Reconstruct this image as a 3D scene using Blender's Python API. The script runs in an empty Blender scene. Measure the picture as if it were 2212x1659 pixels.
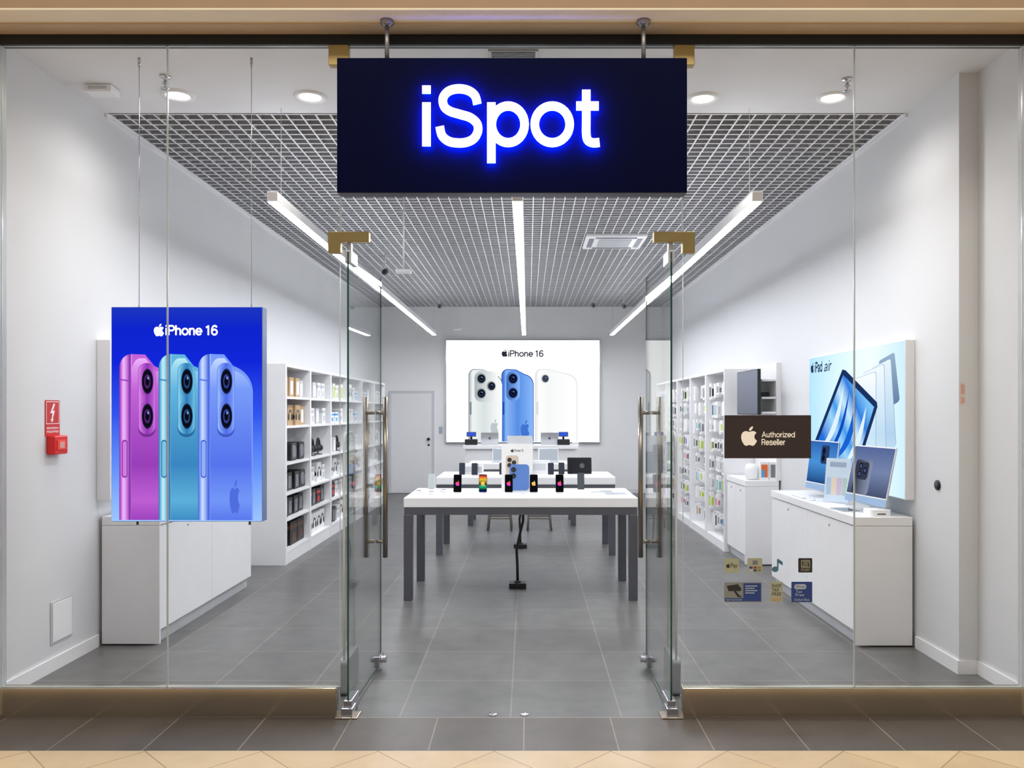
import bpy, bmesh, math, random
from mathutils import Vector, Matrix
S = bpy.context.scene; C = S.collection
random.seed(7)
PI = math.pi
F, CX, CY, H = 1750.0, 1140.0, 890.0, 1.65
def wx(px, Y): return (px-CX)*Y/F
def wz(py, Y): return H-(py-CY)*Y/F

# ------------------------------------------------------------ materials
def lin(c):
    o = []
    for v in c[:3]:
        v /= 255.0
        o.append(v/12.92 if v <= .04045 else ((v+.055)/1.055)**2.4)
    return (o[0], o[1], o[2], 1)
MC = {}
def nt(name):
    m = bpy.data.materials.new(name); m.use_nodes = True
    n = m.node_tree.nodes; l = m.node_tree.links
    return m, n, l
def mat(name, c, rough=.5, metal=0, var=.04, scale=6, spec=.5):
    """principled with a faint procedural noise in the colour"""
    if name in MC: return MC[name]
    m, n, l = nt(name); b = n['Principled BSDF']
    b.inputs['Roughness'].default_value = rough; b.inputs['Metallic'].default_value = metal
    b.inputs['Specular IOR Level'].default_value = spec
    tc = n.new('ShaderNodeTexCoord'); no = n.new('ShaderNodeTexNoise'); no.inputs['Scale'].default_value = scale
    l.new(tc.outputs['Object'], no.inputs['Vector'])
    r = n.new('ShaderNodeValToRGB'); a = lin(c)
    r.color_ramp.elements[0].position = .3; r.color_ramp.elements[1].position = .7
    r.color_ramp.elements[0].color = tuple(v*(1-var) for v in a[:3])+(1,)
    r.color_ramp.elements[1].color = tuple(min(1, v*(1+var)) for v in a[:3])+(1,)
    l.new(no.outputs['Fac'], r.inputs['Fac']); l.new(r.outputs['Color'], b.inputs['Base Color'])
    MC[name] = m; return m
def emi(name, c, s=1.0):
    if name in MC: return MC[name]
    m, n, l = nt(name); n.remove(n['Principled BSDF'])
    e = n.new('ShaderNodeEmission'); e.inputs['Color'].default_value = lin(c); e.inputs['Strength'].default_value = s
    l.new(e.outputs[0], n['Material Output'].inputs['Surface']); MC[name] = m; return m
def grad(name, stops, axis='Y', lo=0, hi=1, s=1.0):
    """backlit print: gradient along an object axis"""
    if name in MC: return MC[name]
    m, n, l = nt(name)
    tc = n.new('ShaderNodeTexCoord'); sp = n.new('ShaderNodeSeparateXYZ'); mr = n.new('ShaderNodeMapRange')
    l.new(tc.outputs['Object'], sp.inputs[0])
    if axis == 'D':
        ad = n.new('ShaderNodeMath'); ad.operation = 'ADD'
        l.new(sp.outputs['X'], ad.inputs[0]); l.new(sp.outputs['Y'], ad.inputs[1]); l.new(ad.outputs[0], mr.inputs['Value'])
    else: l.new(sp.outputs[axis], mr.inputs['Value'])
    mr.inputs['From Min'].default_value = lo; mr.inputs['From Max'].default_value = hi
    r = n.new('ShaderNodeValToRGB'); els = r.color_ramp.elements
    while len(els) < len(stops): els.new(.5)
    for i, (p, c) in enumerate(stops): els[i].position = p
    for i, (p, c) in enumerate(stops): els[i].color = lin(c)
    l.new(mr.outputs[0], r.inputs['Fac'])
    n.remove(n['Principled BSDF']); e = n.new('ShaderNodeEmission'); e.inputs['Strength'].default_value = s
    l.new(r.outputs['Color'], e.inputs['Color']); l.new(e.outputs[0], n['Material Output'].inputs['Surface'])
    MC[name] = m; return m
def glassmat(name, tint, refl=1.0):
    m, n, l = nt(name); n.remove(n['Principled BSDF'])
    t = n.new('ShaderNodeBsdfTransparent'); t.inputs['Color'].default_value = (*tint, 1)
    g = n.new('ShaderNodeBsdfGlossy'); g.inputs['Roughness'].default_value = .0
    lw = n.new('ShaderNodeLayerWeight'); lw.inputs['Blend'].default_value = .5
    p = n.new('ShaderNodeMath'); p.operation = 'POWER'; p.inputs[1].default_value = 5
    k = n.new('ShaderNodeMath'); k.operation = 'MULTIPLY_ADD'; k.inputs[1].default_value = .7*refl; k.inputs[2].default_value = .03*refl
    mx = n.new('ShaderNodeMixShader')
    l.new(lw.outputs['Facing'], p.inputs[0]); l.new(p.outputs[0], k.inputs[0]); l.new(k.outputs[0], mx.inputs[0])
    l.new(t.outputs[0], mx.inputs[1]); l.new(g.outputs[0], mx.inputs[2]); l.new(mx.outputs[0], n['Material Output'].inputs['Surface'])
    return m
def tiles(name, c1, c2, mortar, w, h, off=(0, 0), rot=0, rough=.35, ms=.005, spec=.5, mottle=(.82, 1.12)):
    m, n, l = nt(name); b = n['Principled BSDF']
    tc = n.new('ShaderNodeTexCoord'); mp = n.new('ShaderNodeMapping'); br = n.new('ShaderNodeTexBrick')
    mp.inputs['Location'].default_value = (off[0], off[1], 0); mp.inputs['Rotation'].default_value = (0, 0, rot)
    l.new(tc.outputs['Object'], mp.inputs['Vector']); l.new(mp.outputs[0], br.inputs['Vector'])
    br.offset = 0; br.squash = 1
    br.inputs['Scale'].default_value = 1; br.inputs['Brick Width'].default_value = w; br.inputs['Row Height'].default_value = h
    br.inputs['Mortar Size'].default_value = ms; br.inputs['Mortar Smooth'].default_value = .3
    br.inputs['Color1'].default_value = lin(c1); br.inputs['Color2'].default_value = lin(c2); br.inputs['Mortar'].default_value = lin(mortar)
    no = n.new('ShaderNodeTexNoise'); no.inputs['Scale'].default_value = 5; no.inputs['Detail'].default_value = 8; no.inputs['Roughness'].default_value = .65
    l.new(tc.outputs['Object'], no.inputs['Vector'])
    rp = n.new('ShaderNodeValToRGB'); rp.color_ramp.elements[0].color = (mottle[0],)*3+(1,); rp.color_ramp.elements[1].color = (mottle[1],)*3+(1,)
    rp.color_ramp.elements[0].position = .3; rp.color_ramp.elements[1].position = .7
    l.new(no.outputs['Fac'], rp.inputs[0])
    mu = n.new('ShaderNodeMixRGB'); mu.blend_type = 'MULTIPLY'; mu.inputs[0].default_value = 1
    l.new(br.outputs['Color'], mu.inputs[1]); l.new(rp.outputs[0], mu.inputs[2]); l.new(mu.outputs[0], b.inputs['Base Color'])
    b.inputs['Roughness'].default_value = rough; b.inputs['Specular IOR Level'].default_value = spec
    bp = n.new('ShaderNodeBump'); bp.inputs['Strength'].default_value = .15; bp.inputs['Distance'].default_value = .003; bp.invert = True
    l.new(br.outputs['Fac'], bp.inputs['Height']); l.new(bp.outputs[0], b.inputs['Normal'])
    return m

WALL = mat('wall_paint', (217, 218, 220), .6, var=.01, scale=2)  # side walls darkened to offset the strong light of the close lamps
WALLB = mat('wall_paint_lightened', (250, 250, 250), .6, var=.01, scale=2)  # same wall paint lightened, so the back wall looks better lit
CEIL = mat('ceiling_paint', (230, 230, 232), .7, var=.01)
GRID = mat('grid_blade_shaded', (168, 169, 173), .5, var=.03)  # blade faces greyed, their shade is put into the colour
GRIDW = mat('grid_lit_edge', (232, 233, 235), .5, var=.01)  # bottom edges whitened, light from below is put into the colour
PLEN = mat('plenum_dark', (88, 90, 95), .8)
WHITE = mat('white_laminate', (242, 242, 243), .3, var=.01)
WHITE2 = mat('white_satin', (238, 238, 240), .4, var=.01)
DOORF = mat('door_frame_paint', (214, 215, 218), .4, var=.01)
SEAM = mat('seam_shadow', (150, 151, 156), .6)
LEG = mat('graphite_metal', (92, 94, 102), .4, .3)
STEEL = mat('brushed_steel', (196, 182, 162), .19, 1, var=.05, scale=2)
CHROME = mat('chrome', (200, 200, 205), .18, 1)
BRASS = mat('brass', (168, 146, 96), .3, 1, var=.05)
HANDLE = mat('bronze_steel', (148, 142, 132), .25, 1)
BLACK = mat('black_plastic', (22, 22, 25), .4)
RAIL = mat('black_rail', (14, 14, 15), .45)
DGREY = mat('dark_grey_plastic', (60, 62, 68), .5)
MGREY = mat('mid_grey_plastic', (122, 126, 132), .45)
LGREY = mat('light_grey_plastic', (196, 198, 202), .4)
SILV = mat('silver_aluminium', (205, 207, 211), .3, .6)
RED = mat('red_enamel', (200, 24, 28), .4)
REDD = mat('red_plastic', (214, 16, 20), .3)
KRAFT = mat('kraft_card', (186, 156, 118), .7, var=.08)
PAPER = mat('white_card', (238, 238, 238), .6, var=.01)
LIME = mat('lime_card', (184, 210, 40), .5)
BLUEC = mat('sky_blue_card', (70, 160, 220), .5)
PINK = mat('pink_card', (220, 136, 164), .5)
NAVY = mat('navy_card', (36, 52, 110), .5)
ORNG = mat('orange_card', (222, 108, 52), .5)
TEAL = mat('teal_card', (130, 190, 190), .5)
BLKC = mat('black_card', (34, 33, 35), .45)
FASC = mat('fascia_shaded_tan', (176, 144, 110), .6, var=.03)  # shade on the fascia face is put into this darker tan
CREAM = mat('soffit_lit_cream', (250, 235, 206), .6, var=.02)  # bright light on the soffit underside is put into this pale cream
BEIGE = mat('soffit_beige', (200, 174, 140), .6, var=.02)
WOODG = mat('grey_stool_wood', (128, 120, 114), .5, var=.1)
DGLASS = glassmat('door_glass', (.985, .994, .99), 1.35)
ACRYL = glassmat('clear_acrylic', (.96, .97, .975))
GEDGE = mat('dark_green_glass_edge', (18, 74, 58), .15)
PEDGE = mat('pale_glass_edge', (196, 208, 206), .2)
FLOOR = tiles('slate_tiles', (106, 105, 104), (99, 98, 98), (136, 131, 124), .6, .6, (.093, -4.38), rough=.36, ms=.005, mottle=(.78, 1.16))
MALLD = tiles('dark_mall_tiles', (92, 83, 76), (82, 75, 69), (146, 134, 120), .465, .43, (.02, -3.945), rough=.38, ms=.004)
MALLB = tiles('beige_mall_tiles', (224, 198, 156), (216, 188, 146), (178, 150, 116), .40, .40, (.1, .13), rot=PI/4, rough=.35, ms=.004, mottle=(.92, 1.06))

# ------------------------------------------------------------ builders
def link(o, parent=None):
    C.objects.link(o)
    if parent is not None: o.parent = parent
    return o
class MB:
    def __init__(s): s.v = []; s.f = []; s.m = []
    def add(s, vs, fs, mi=0, M=None):
        o = len(s.v)
        for v in vs: s.v.append(tuple(M @ Vector(v)) if M is not None else tuple(v))
        for f in fs: s.f.append([i+o for i in f])
        if isinstance(mi, int): s.m += [mi]*len(fs)
        else: s.m += list(mi)
        return s
    def box(s, x0, x1, y0, y1, z0, z1, mi=0, M=None):
        vs = [(x0,y0,z0),(x1,y0,z0),(x1,y1,z0),(x0,y1,z0),(x0,y0,z1),(x1,y0,z1),(x1,y1,z1),(x0,y1,z1)]
        return s.add(vs, [(0,3,2,1),(4,5,6,7),(0,1,5,4),(1,2,6,5),(2,3,7,6),(3,0,4,7)], mi, M)
    def prism(s, pts, z0, z1, mi=0, M=None):
        n = len(pts)
        vs = [(x, y, z0) for x, y in pts]+[(x, y, z1) for x, y in pts]
        fs = [list(range(n-1, -1, -1)), list(range(n, 2*n))]+[(i, (i+1) % n, n+(i+1) % n, n+i) for i in range(n)]
        return s.add(vs, fs, mi, M)
    def flat(s, pts, z=0, mi=0, M=None):
        return s.add([(x, y, z) for x, y in pts], [list(range(len(pts)))], mi, M)
    def ribbon(s, L, R, z0, z1, mi=0, M=None):
        """closed slab between two offset polylines (z0 == z1: flat)"""
        k = len(L)
        if z0 == z1: return s.add([(x, y, z0) for x, y in L+R], [(i, i+1, k+i+1, k+i) for i in range(k-1)], mi, M)
        vs = [(x, y, z0) for x, y in L+R]+[(x, y, z1) for x, y in L+R]; o = 2*k; fs = []
        for i in range(k-1):
            fs += [(i, i+1, k+i+1, k+i), (o+i, o+i+1, o+k+i+1, o+k+i), (i, i+1, o+i+1, o+i), (k+i, k+i+1, o+k+i+1, o+k+i)]
        fs += [(0, k, o+k, o), (k-1, 2*k-1, o+2*k-1, o+k-1)]
        return s.add(vs, fs, mi, M)
    def tube(s, pts, r, n=8, mi=0, M=None):
        pts = [Vector(p) for p in pts]; k = len(pts); vs = []; fs = []; up = None
        for i, p in enumerate(pts):
            d = (pts[min(i+1, k-1)]-pts[max(i-1, 0)]).normalized()
            if up is None:
                a = Vector((0, 0, 1)) if abs(d.z) < .9 else Vector((1, 0, 0)); up = (a-d*a.dot(d)).normalized()
            else: up = (up-d*up.dot(d)).normalized()
            sd = d.cross(up); rr = r[i] if isinstance(r, (list, tuple)) else r
            for j in range(n):
                t = 2*PI*j/n; vs.append(p+up*(math.cos(t)*rr)+sd*(math.sin(t)*rr))
        for i in range(k-1):
            for j in range(n): fs.append((i*n+j, i*n+(j+1) % n, (i+1)*n+(j+1) % n, (i+1)*n+j))
        fs.append(list(range(n-1, -1, -1))); fs.append(list(range((k-1)*n, k*n)))
        return s.add(vs, fs, mi, M)
    def lathe(s, prof, n=28, c=(0, 0, 0), mi=0, M=None):
        vs = []; fs = []; k = len(prof)
        for r, z in prof:
            for j in range(n):
                t = 2*PI*j/n; vs.append((c[0]+r*math.cos(t), c[1]+r*math.sin(t), c[2]+z))
        for i in range(k-1):
            for j in range(n): fs.append((i*n+j, i*n+(j+1) % n, (i+1)*n+(j+1) % n, (i+1)*n+j))
        fs.append(list(range(n-1, -1, -1))); fs.append(list(range((k-1)*n, k*n)))
        return s.add(vs, fs, mi, M)
    def mesh(s, name, mats):
        me = bpy.data.meshes.new(name); me.from_pydata(s.v, [], s.f)
        if not isinstance(mats, (list, tuple)): mats = [mats]
        for m in mats: me.materials.append(m)
        me.polygons.foreach_set('material_index', s.m)
        if len(s.f) > 1:
            bm = bmesh.new(); bm.from_mesh(me); bmesh.ops.recalc_face_normals(bm, faces=bm.faces); bm.to_mesh(me); bm.free()
        me.update(); return me
    def build(s, name, mats, parent=None, smooth=False, bev=0):
        me = s.mesh(name, mats); o = link(bpy.data.objects.new(name, me), parent)
        finish(o, smooth, bev); return o
def finish(o, smooth=False, bev=0):
    if smooth:
        for p in o.data.polygons: p.use_smooth = len(p.vertices) == 4
    if bev:
        m = o.modifiers.new('bevel', 'BEVEL'); m.width = bev; m.segments = 2; m.limit_method = 'ANGLE'; m.angle_limit = .6
def tag(o, label, cat, group=None):
    o['label'] = label; o['category'] = cat
    if group: o['group'] = group
    return o
def thing(name, label, cat, loc=(0, 0, 0), rot=(0, 0, 0), group=None):
    o = link(bpy.data.objects.new(name, None)); o.location = loc; o.rotation_euler = rot; o.empty_display_size = .05
    return tag(o, label, cat, group)
def struct(o): o['kind'] = 'structure'; return o
def shared(name, me, parent, smooth=False):
    return link(bpy.data.objects.new(name, me), parent)
def rrect(x0, x1, y0, y1, r, n=6):
    p = []
    for cx, cy, a in ((x1-r, y1-r, 0), (x0+r, y1-r, 90), (x0+r, y0+r, 180), (x1-r, y0+r, 270)):
        for i in range(n+1):
            t = math.radians(a+90*i/n); p.append((cx+r*math.cos(t), cy+r*math.sin(t)))
    return p
def ell(cx, cy, rx, ry=None, n=28):
    ry = rx if ry is None else ry
    return [(cx+rx*math.cos(2*PI*i/n), cy+ry*math.sin(2*PI*i/n)) for i in range(n)]
# bitten-fruit emblem outline (y up, unit height, centred)
def _logo():
    def seg(start, rel):
        pts = [start]; x, y = start
        for i in range(0, len(rel), 6):
            c1 = (x+rel[i], y+rel[i+1]); c2 = (x+rel[i+2], y+rel[i+3]); e = (x+rel[i+4], y+rel[i+5])
            for j in range(1, 9):
                t = j/8; u = 1-t
                pts.append((u**3*x+3*u*u*t*c1[0]+3*u*t*t*c2[0]+t**3*e[0], u**3*y+3*u*u*t*c1[1]+3*u*t*t*c2[1]+t**3*e[1]))
            x, y = e
        return [((a-12)/24, (12-b)/24) for a, b in pts[:-1]]
    body = seg((12.152, 6.896), [-.948,0,-2.415,-1.078,-3.96,-1.04, -2.04,.027,-3.91,1.183,-4.961,3.014, -2.117,3.675,-.546,9.103,1.519,12.09,
        1.013,1.454,2.208,3.09,3.792,3.039, 1.52,-.065,2.09,-.987,3.935,-.987, 1.831,0,2.35,.987,3.96,.948, 1.637,-.026,2.676,-1.48,3.676,-2.948,
        1.156,-1.688,1.636,-3.325,1.662,-3.415, -.039,-.013,-3.182,-1.221,-3.22,-4.857, -.026,-3.04,2.48,-4.494,2.597,-4.559,
        -1.429,-2.09,-3.623,-2.324,-4.39,-2.376, -2,-.156,-3.675,1.09,-4.61,1.09])
    leaf = seg((15.53, 3.83), [.843,-1.012,1.4,-2.427,1.245,-3.83, -1.207,.052,-2.662,.805,-3.532,1.818, -.78,.896,-1.454,2.338,-1.273,3.714, 1.338,.104,2.715,-.688,3.559,-1.701])
    return body, leaf
LB, LL = _logo()
def logo(parent, cx, cy, h, z, m, name='emblem', M=None, sx=1, th=0):
    b = MB()
    for pl in (LB, LL):
        pts = [(cx+x*h*sx, cy+y*h) for x, y in pl]
        if th: b.prism(pts, z, z+th, 0, M)
        else: b.flat(pts, z, 0, M)
    return b.build(name, m, parent)
def text(parent, body, x0, x1, y0, y1, z, m, name='lettering', ext=0, bold=.0, M=None, res=4):
    cu = bpy.data.curves.new('t', 'FONT'); cu.body = body; cu.size = 1; cu.extrude = 1 if ext else 0; cu.offset = bold; cu.resolution_u = res
    o = bpy.data.objects.new('t', cu); C.objects.link(o)
    dg = bpy.context.evaluated_depsgraph_get(); me = bpy.data.meshes.new_from_object(o.evaluated_get(dg))
    bpy.data.objects.remove(o); bpy.data.curves.remove(cu)
    xs = [v.co.x for v in me.vertices]; ys = [v.co.y for v in me.vertices]
    a, b, c, d = min(xs), max(xs), min(ys), max(ys)
    for v in me.vertices:
        p = Vector((x0+(v.co.x-a)/(b-a)*(x1-x0), y0+(v.co.y-c)/(d-c)*(y1-y0), z+(v.co.z+1)*ext/2 if ext else z))
        v.co = M @ p if M is not None else p
    me.materials.clear(); me.materials.append(m); me.name = name
    return link(bpy.data.objects.new(name, me), parent)
# --- neutral grotesque drawn as strokes (centre lines), cap .72, x-height .52
def arc(cx, cy, rx, ry, a0, a1, n=20): return [(cx+rx*math.cos(math.radians(a0+(a1-a0)*i/n)), cy+ry*math.sin(math.radians(a0+(a1-a0)*i/n))) for i in range(n+1)]
def spline(P, n=6):
    out = []
    for i in range(len(P)-1):
        p0, p1, p2, p3 = P[max(i-1, 0)], P[i], P[i+1], P[min(i+2, len(P)-1)]
        for j in range(n):
            t = j/n
            out.append(tuple(.5*(2*p1[k]+(p2[k]-p0[k])*t+(2*p0[k]-5*p1[k]+4*p2[k]-p3[k])*t*t+(3*p1[k]-p0[k]-3*p2[k]+p3[k])*t**3) for k in (0, 1)))
    return out+[P[-1]]
SP = [(.545,.50),(.515,.60),(.43,.662),(.31,.682),(.19,.655),(.118,.575),(.13,.475),(.205,.415),(.33,.378),(.455,.34),(.54,.27),(.552,.18),(.505,.095),(.42,.05),(.31,.038),(.19,.058),(.105,.125),(.075,.235)]
AR = [(.09,.26),(.112,.37),(.18,.45),(.275,.477),(.365,.452),(.415,.385),(.425,.29),(.425,0)]
BOWL = [(.1,.677),(.36,.677)]+arc(.36,.51,.165,.167,90,-90,14)+[(.1,.343)]
GL = {
 'i': (.18, [[(.09,0),(.09,.52)], [(.09,.625),(.09,.72)]]), 'l': (.18, [[(.09,0),(.09,.72)]]),
 'S': (.63, [spline(SP)]), 's': (.49, [spline([(x*.76, y*.725) for x, y in SP])]),
 'p': (.57, [[(.09,-.2),(.09,.52)], arc(.3,.26,.205,.218,0,360,32)]), 'o': (.56, [arc(.28,.26,.218,.218,0,360,32)]), 'd': (.57, [[(.47,0),(.47,.72)], arc(.265,.26,.205,.218,0,360,32)]),
 't': (.33, [spline([(.145,.67),(.145,.5),(.145,.3),(.145,.15),(.165,.07),(.23,.04),(.31,.045)]), [(.02,.478),(.30,.478)]]),
 'P': (.58, [[(.1,0),(.1,.72)], BOWL]), 'R': (.6, [[(.1,0),(.1,.72)], BOWL, [(.34,.343),(.43,.3),(.47,.2),(.5,0)]]),
 'h': (.52, [[(.09,0),(.09,.72)], spline(AR)]), 'n': (.52, [[(.09,0),(.09,.52)], spline(AR)]),
 'e': (.55, [[(.07,.262),(.49,.262)]+arc(.278,.26,.214,.218,6,325,30)]),
 '1': (.46, [[(.27,0),(.27,.72)], [(.27,.66),(.2,.6),(.08,.57)]]), '6': (.57, [arc(.285,.225,.198,.188,0,360,32), spline([(.465,.56),(.415,.65),(.31,.682),(.2,.645),(.12,.53),(.087,.37),(.087,.23)])]),
 'A': (.64, [[(.04,0),(.32,.70),(.60,0)], [(.13,.24),(.51,.24)]]), 'u': (.52, [spline([(.09,.52),(.09,.35),(.095,.19),(.13,.085),(.21,.042),(.30,.055),(.385,.12),(.425,.24)]), [(.425,.52),(.425,0)]]),
 'r': (.34, [[(.09,0),(.09,.52)], spline([(.09,.28),(.115,.39),(.18,.455),(.30,.475)])]), 'z': (.47, [[(.04,.477),(.41,.477),(.05,.043),(.43,.043)]]),
 'a': (.53, [spline([(.08,.375),(.14,.45),(.245,.48),(.36,.455),(.41,.37),(.41,.2),(.415,.08),(.45,.035)]), spline([(.41,.30),(.27,.265),(.13,.225),(.075,.14),(.115,.06),(.21,.038),(.32,.075),(.41,.17)])]),
 ' ': (.2, []),
}
def stext(parent, body, x0, x1, y0, y1, z, m, w=.095, ext=0, M=None, name='lettering', grow=0):
    strokes = []; pen = 0
    for ch in body:
        adv, ss = GL[ch]
        for st in ss: strokes.append([(x+pen, y) for x, y in st])
        pen += adv
    def build(w):
        out = []
        for st in strokes:
            k = len(st); L = []; R = []; cl = math.dist(st[0], st[-1]) < 1e-4
            for i in range(k):
                if cl: a, c = st[i-1] if i else st[-2], st[i+1] if i < k-1 else st[1]
                else: a, c = st[max(i-1, 0)], st[min(i+1, k-1)]
                p = st[i]; d1 = (p[0]-a[0], p[1]-a[1]); d2 = (c[0]-p[0], c[1]-p[1])
                l1 = math.hypot(*d1) or 1; l2 = math.hypot(*d2) or 1
                if math.hypot(*d1) == 0: d1, l1 = d2, l2
                if math.hypot(*d2) == 0: d2, l2 = d1, l1
                n1 = (-d1[1]/l1, d1[0]/l1); n2 = (-d2[1]/l2, d2[0]/l2); nx, ny = n1[0]+n2[0], n1[1]+n2[1]; ln = math.hypot(nx, ny) or 1
                nx, ny = nx/ln, ny/ln; q = w/2/max(.45, nx*n1[0]+ny*n1[1])
                L.append((p[0]+nx*q, p[1]+ny*q)); R.append((p[0]-nx*q, p[1]-ny*q))
            out.append((L, R))
        return out
    geo = build(w); al = [p for L, R in geo for p in L+R]
    a, b_, c, d = min(p[0] for p in al), max(p[0] for p in al), min(p[1] for p in al), max(p[1] for p in al)
    if grow: geo = build(w+grow)
    b = MB(); T = lambda p: (x0+(p[0]-a)/(b_-a)*(x1-x0), y0+(p[1]-c)/(d-c)*(y1-y0))
    for i, (L, R) in enumerate(geo): b.ribbon([T(p) for p in L], [T(p) for p in R], z, z+ext+(i*1e-5 if ext else 0), 0, M)
    return b.build(name, m, parent)
FACE_CAM = (PI/2, 0, 0); FACE_R = (PI/2, 0, PI/2); FACE_L = (PI/2, 0, -PI/2)
def up(tilt, x=0, y=0, z=0):
    return Matrix.Translation((x, y, z)) @ Matrix.Rotation(PI/2-math.radians(tilt), 4, 'X')
ORD = ['first', 'second', 'third', 'fourth', 'fifth', 'sixth', 'seventh', 'eighth']
def mix(a, b, u): return tuple(int(a[i]*(1-u)+b[i]*u) for i in range(3))

# ------------------------------------------------------------ camera, world
cam = bpy.data.cameras.new('camera'); co = link(bpy.data.objects.new('camera', cam))
co.location = (0, 0, H); co.rotation_euler = (PI/2, 0, 0)
cam.sensor_width = 36; cam.lens = F/2212*36; cam.shift_x = -(CX-1106)/2212; cam.shift_y = (CY-829.5)/2212
cam.clip_start = .05; S.camera = co
w = bpy.data.worlds.new('world'); S.world = w; w.use_nodes = True
w.node_tree.nodes['Background'].inputs[0].default_value = (1.0, .95, .88, 1); w.node_tree.nodes['Background'].inputs[1].default_value = .42
S.view_settings.view_transform = 'Standard'

# ------------------------------------------------------------ room shell
XL, XR, XRF, YB, ZC, YG = -3.03, 2.72, 2.84, 16.5, 3.79, 4.40
struct(MB().box(XL, XRF, 4.375, YB, -.1, 0).build('floor', FLOOR))
struct(MB().box(-7, 7, 3.945, 4.375, -.1, 0).build('floor', MALLD))
struct(MB().box(-7, 7, -3, 3.945, -.1, 0).build('floor', MALLB))
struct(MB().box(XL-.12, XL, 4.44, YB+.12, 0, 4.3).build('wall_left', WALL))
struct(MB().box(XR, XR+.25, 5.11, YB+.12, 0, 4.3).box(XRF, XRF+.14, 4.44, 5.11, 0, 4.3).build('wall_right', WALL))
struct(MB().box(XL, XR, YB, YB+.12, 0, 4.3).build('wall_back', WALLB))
struct(MB().box(XL, XRF, 4.46, 5.80, ZC, ZC+.06).build('ceiling', CEIL))
struct(MB().box(XL, XR, 5.80, YB, 4.28, 4.34).box(XL, XR, 5.80, 5.82, ZC+.06, 4.28).build('ceiling', PLEN))
g = MB(); st = .105; n = int((XR-XL)/st)
for i in range(n+1):
    x = XL+.02+i*(XR-XL-.04)/n; g.box(x-.004, x+.004, 5.82, YB, ZC+.003, ZC+.045); g.box(x-.0055, x+.0055, 5.82, YB, ZC, ZC+.003, 1)
m_ = int((YB-5.82)/st)
for i in range(m_+1):
    y = 5.83+i*(YB-5.84-.01)/m_; g.box(XL, XR, y-.004, y+.004, ZC+.004, ZC+.045); g.box(XL, XR, y-.0065, y+.0065, ZC+.0005, ZC+.004, 1)
struct(g.build('ceiling', [GRID, GRIDW]))
struct(MB().box(XL, XL+.02, 5.80, YB, ZC-.03, ZC).box(XR-.02, XR, 5.80, YB, ZC-.03, ZC).build('trim_1', WHITE2))
struct(MB().box(XL, XL+.015, 4.46, 5.70, 0, .085).build('baseboard_left', WHITE2))
struct(MB().box(XR-.015, XR, 5.095, 5.66, 0, .085).box(XR, XRF-.015, 5.095, 5.11, 0, .085).box(XRF-.015, XRF, 4.46, 5.095, 0, .085).build('baseboard_right', WHITE2))
struct(MB().box(XL, -2.85, YB-.012, YB, 0, .085).box(-1.86, XR, YB-.012, YB, 0, .085).build('baseboard_back', WHITE2))
# storefront surround
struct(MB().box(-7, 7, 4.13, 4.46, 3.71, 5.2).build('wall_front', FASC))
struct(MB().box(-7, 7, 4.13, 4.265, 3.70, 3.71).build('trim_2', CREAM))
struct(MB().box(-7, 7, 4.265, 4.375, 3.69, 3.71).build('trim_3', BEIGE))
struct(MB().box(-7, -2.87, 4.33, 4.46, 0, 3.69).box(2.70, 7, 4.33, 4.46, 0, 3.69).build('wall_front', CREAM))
struct(MB().box(-2.87, 2.70, 4.375, 4.425, 3.635, 3.71).build('trim_4', RAIL))
struct(MB().box(-2.87, -2.855, 4.36, 4.44, 0, 3.64).build('trim_5', LGREY, bev=.003))
struct(MB().box(2.685, 2.70, 4.36, 4.44, 0, 3.64).build('trim_6', LGREY, bev=.003))
struct(MB().box(-2.855, -1.033, 4.375, 4.44, 0, .158).build('trim_7', STEEL, bev=.006))
struct(MB().box(.838, 2.685, 4.375, 4.44, 0, .158).build('trim_8', STEEL, bev=.006))

# ------------------------------------------------------------ glass front
def fixed(i, x0, x1, z0, z1, e=.002, h=True):
    """clear fixed light, drawn by its polished edges and joints"""
    b = MB(); ya, yb = YG-.006, YG+.006
    b.box(x0, x0+e, ya, yb, z0, z1).box(x1-e, x1, ya, yb, z0, z1).box(x0+e, x1-e, ya, yb, z1-e, z1)
    if h: b.box(x0+e, x1-e, ya, yb, z0, z0+e)
    return struct(b.build('window_%d' % i, PEDGE))
fixed(1, -2.855, -1.957, .158, 3.636); fixed(2, -1.955, -1.018, .158, 3.636)
tr = fixed(3, -1.014, .838, 2.56, 3.636, h=False)
fixed(4, .842, 1.772, .158, 3.636); fixed(5, 1.774, 2.685, .158, 3.636)
for s_, xa in ((1, -1.018), (-1, .842)):
    b = MB(); b.box(min(xa-s_*.06, xa+s_*.05), max(xa-s_*.06, xa+s_*.05), YG-.022, YG+.022, 3.525, 3.64); b.build('corner_bracket', BRASS, tr, bev=.003)
    b = MB(); a0, a1 = xa-s_*.062, xa+s_*.16; z1 = 2.625
    pts = [(a0, z1), (a1, z1), (a1, z1-.055), (xa+s_*.005, z1-.055), (xa+s_*.005, z1-.115), (a0, z1-.115)]
    M = Matrix.Translation((0, YG, 0)) @ Matrix.Rotation(PI/2, 4, 'X')
    b.prism(pts, -.024, .024, 0, M); b.build('patch_fitting', BRASS, tr, bev=.003)
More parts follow.
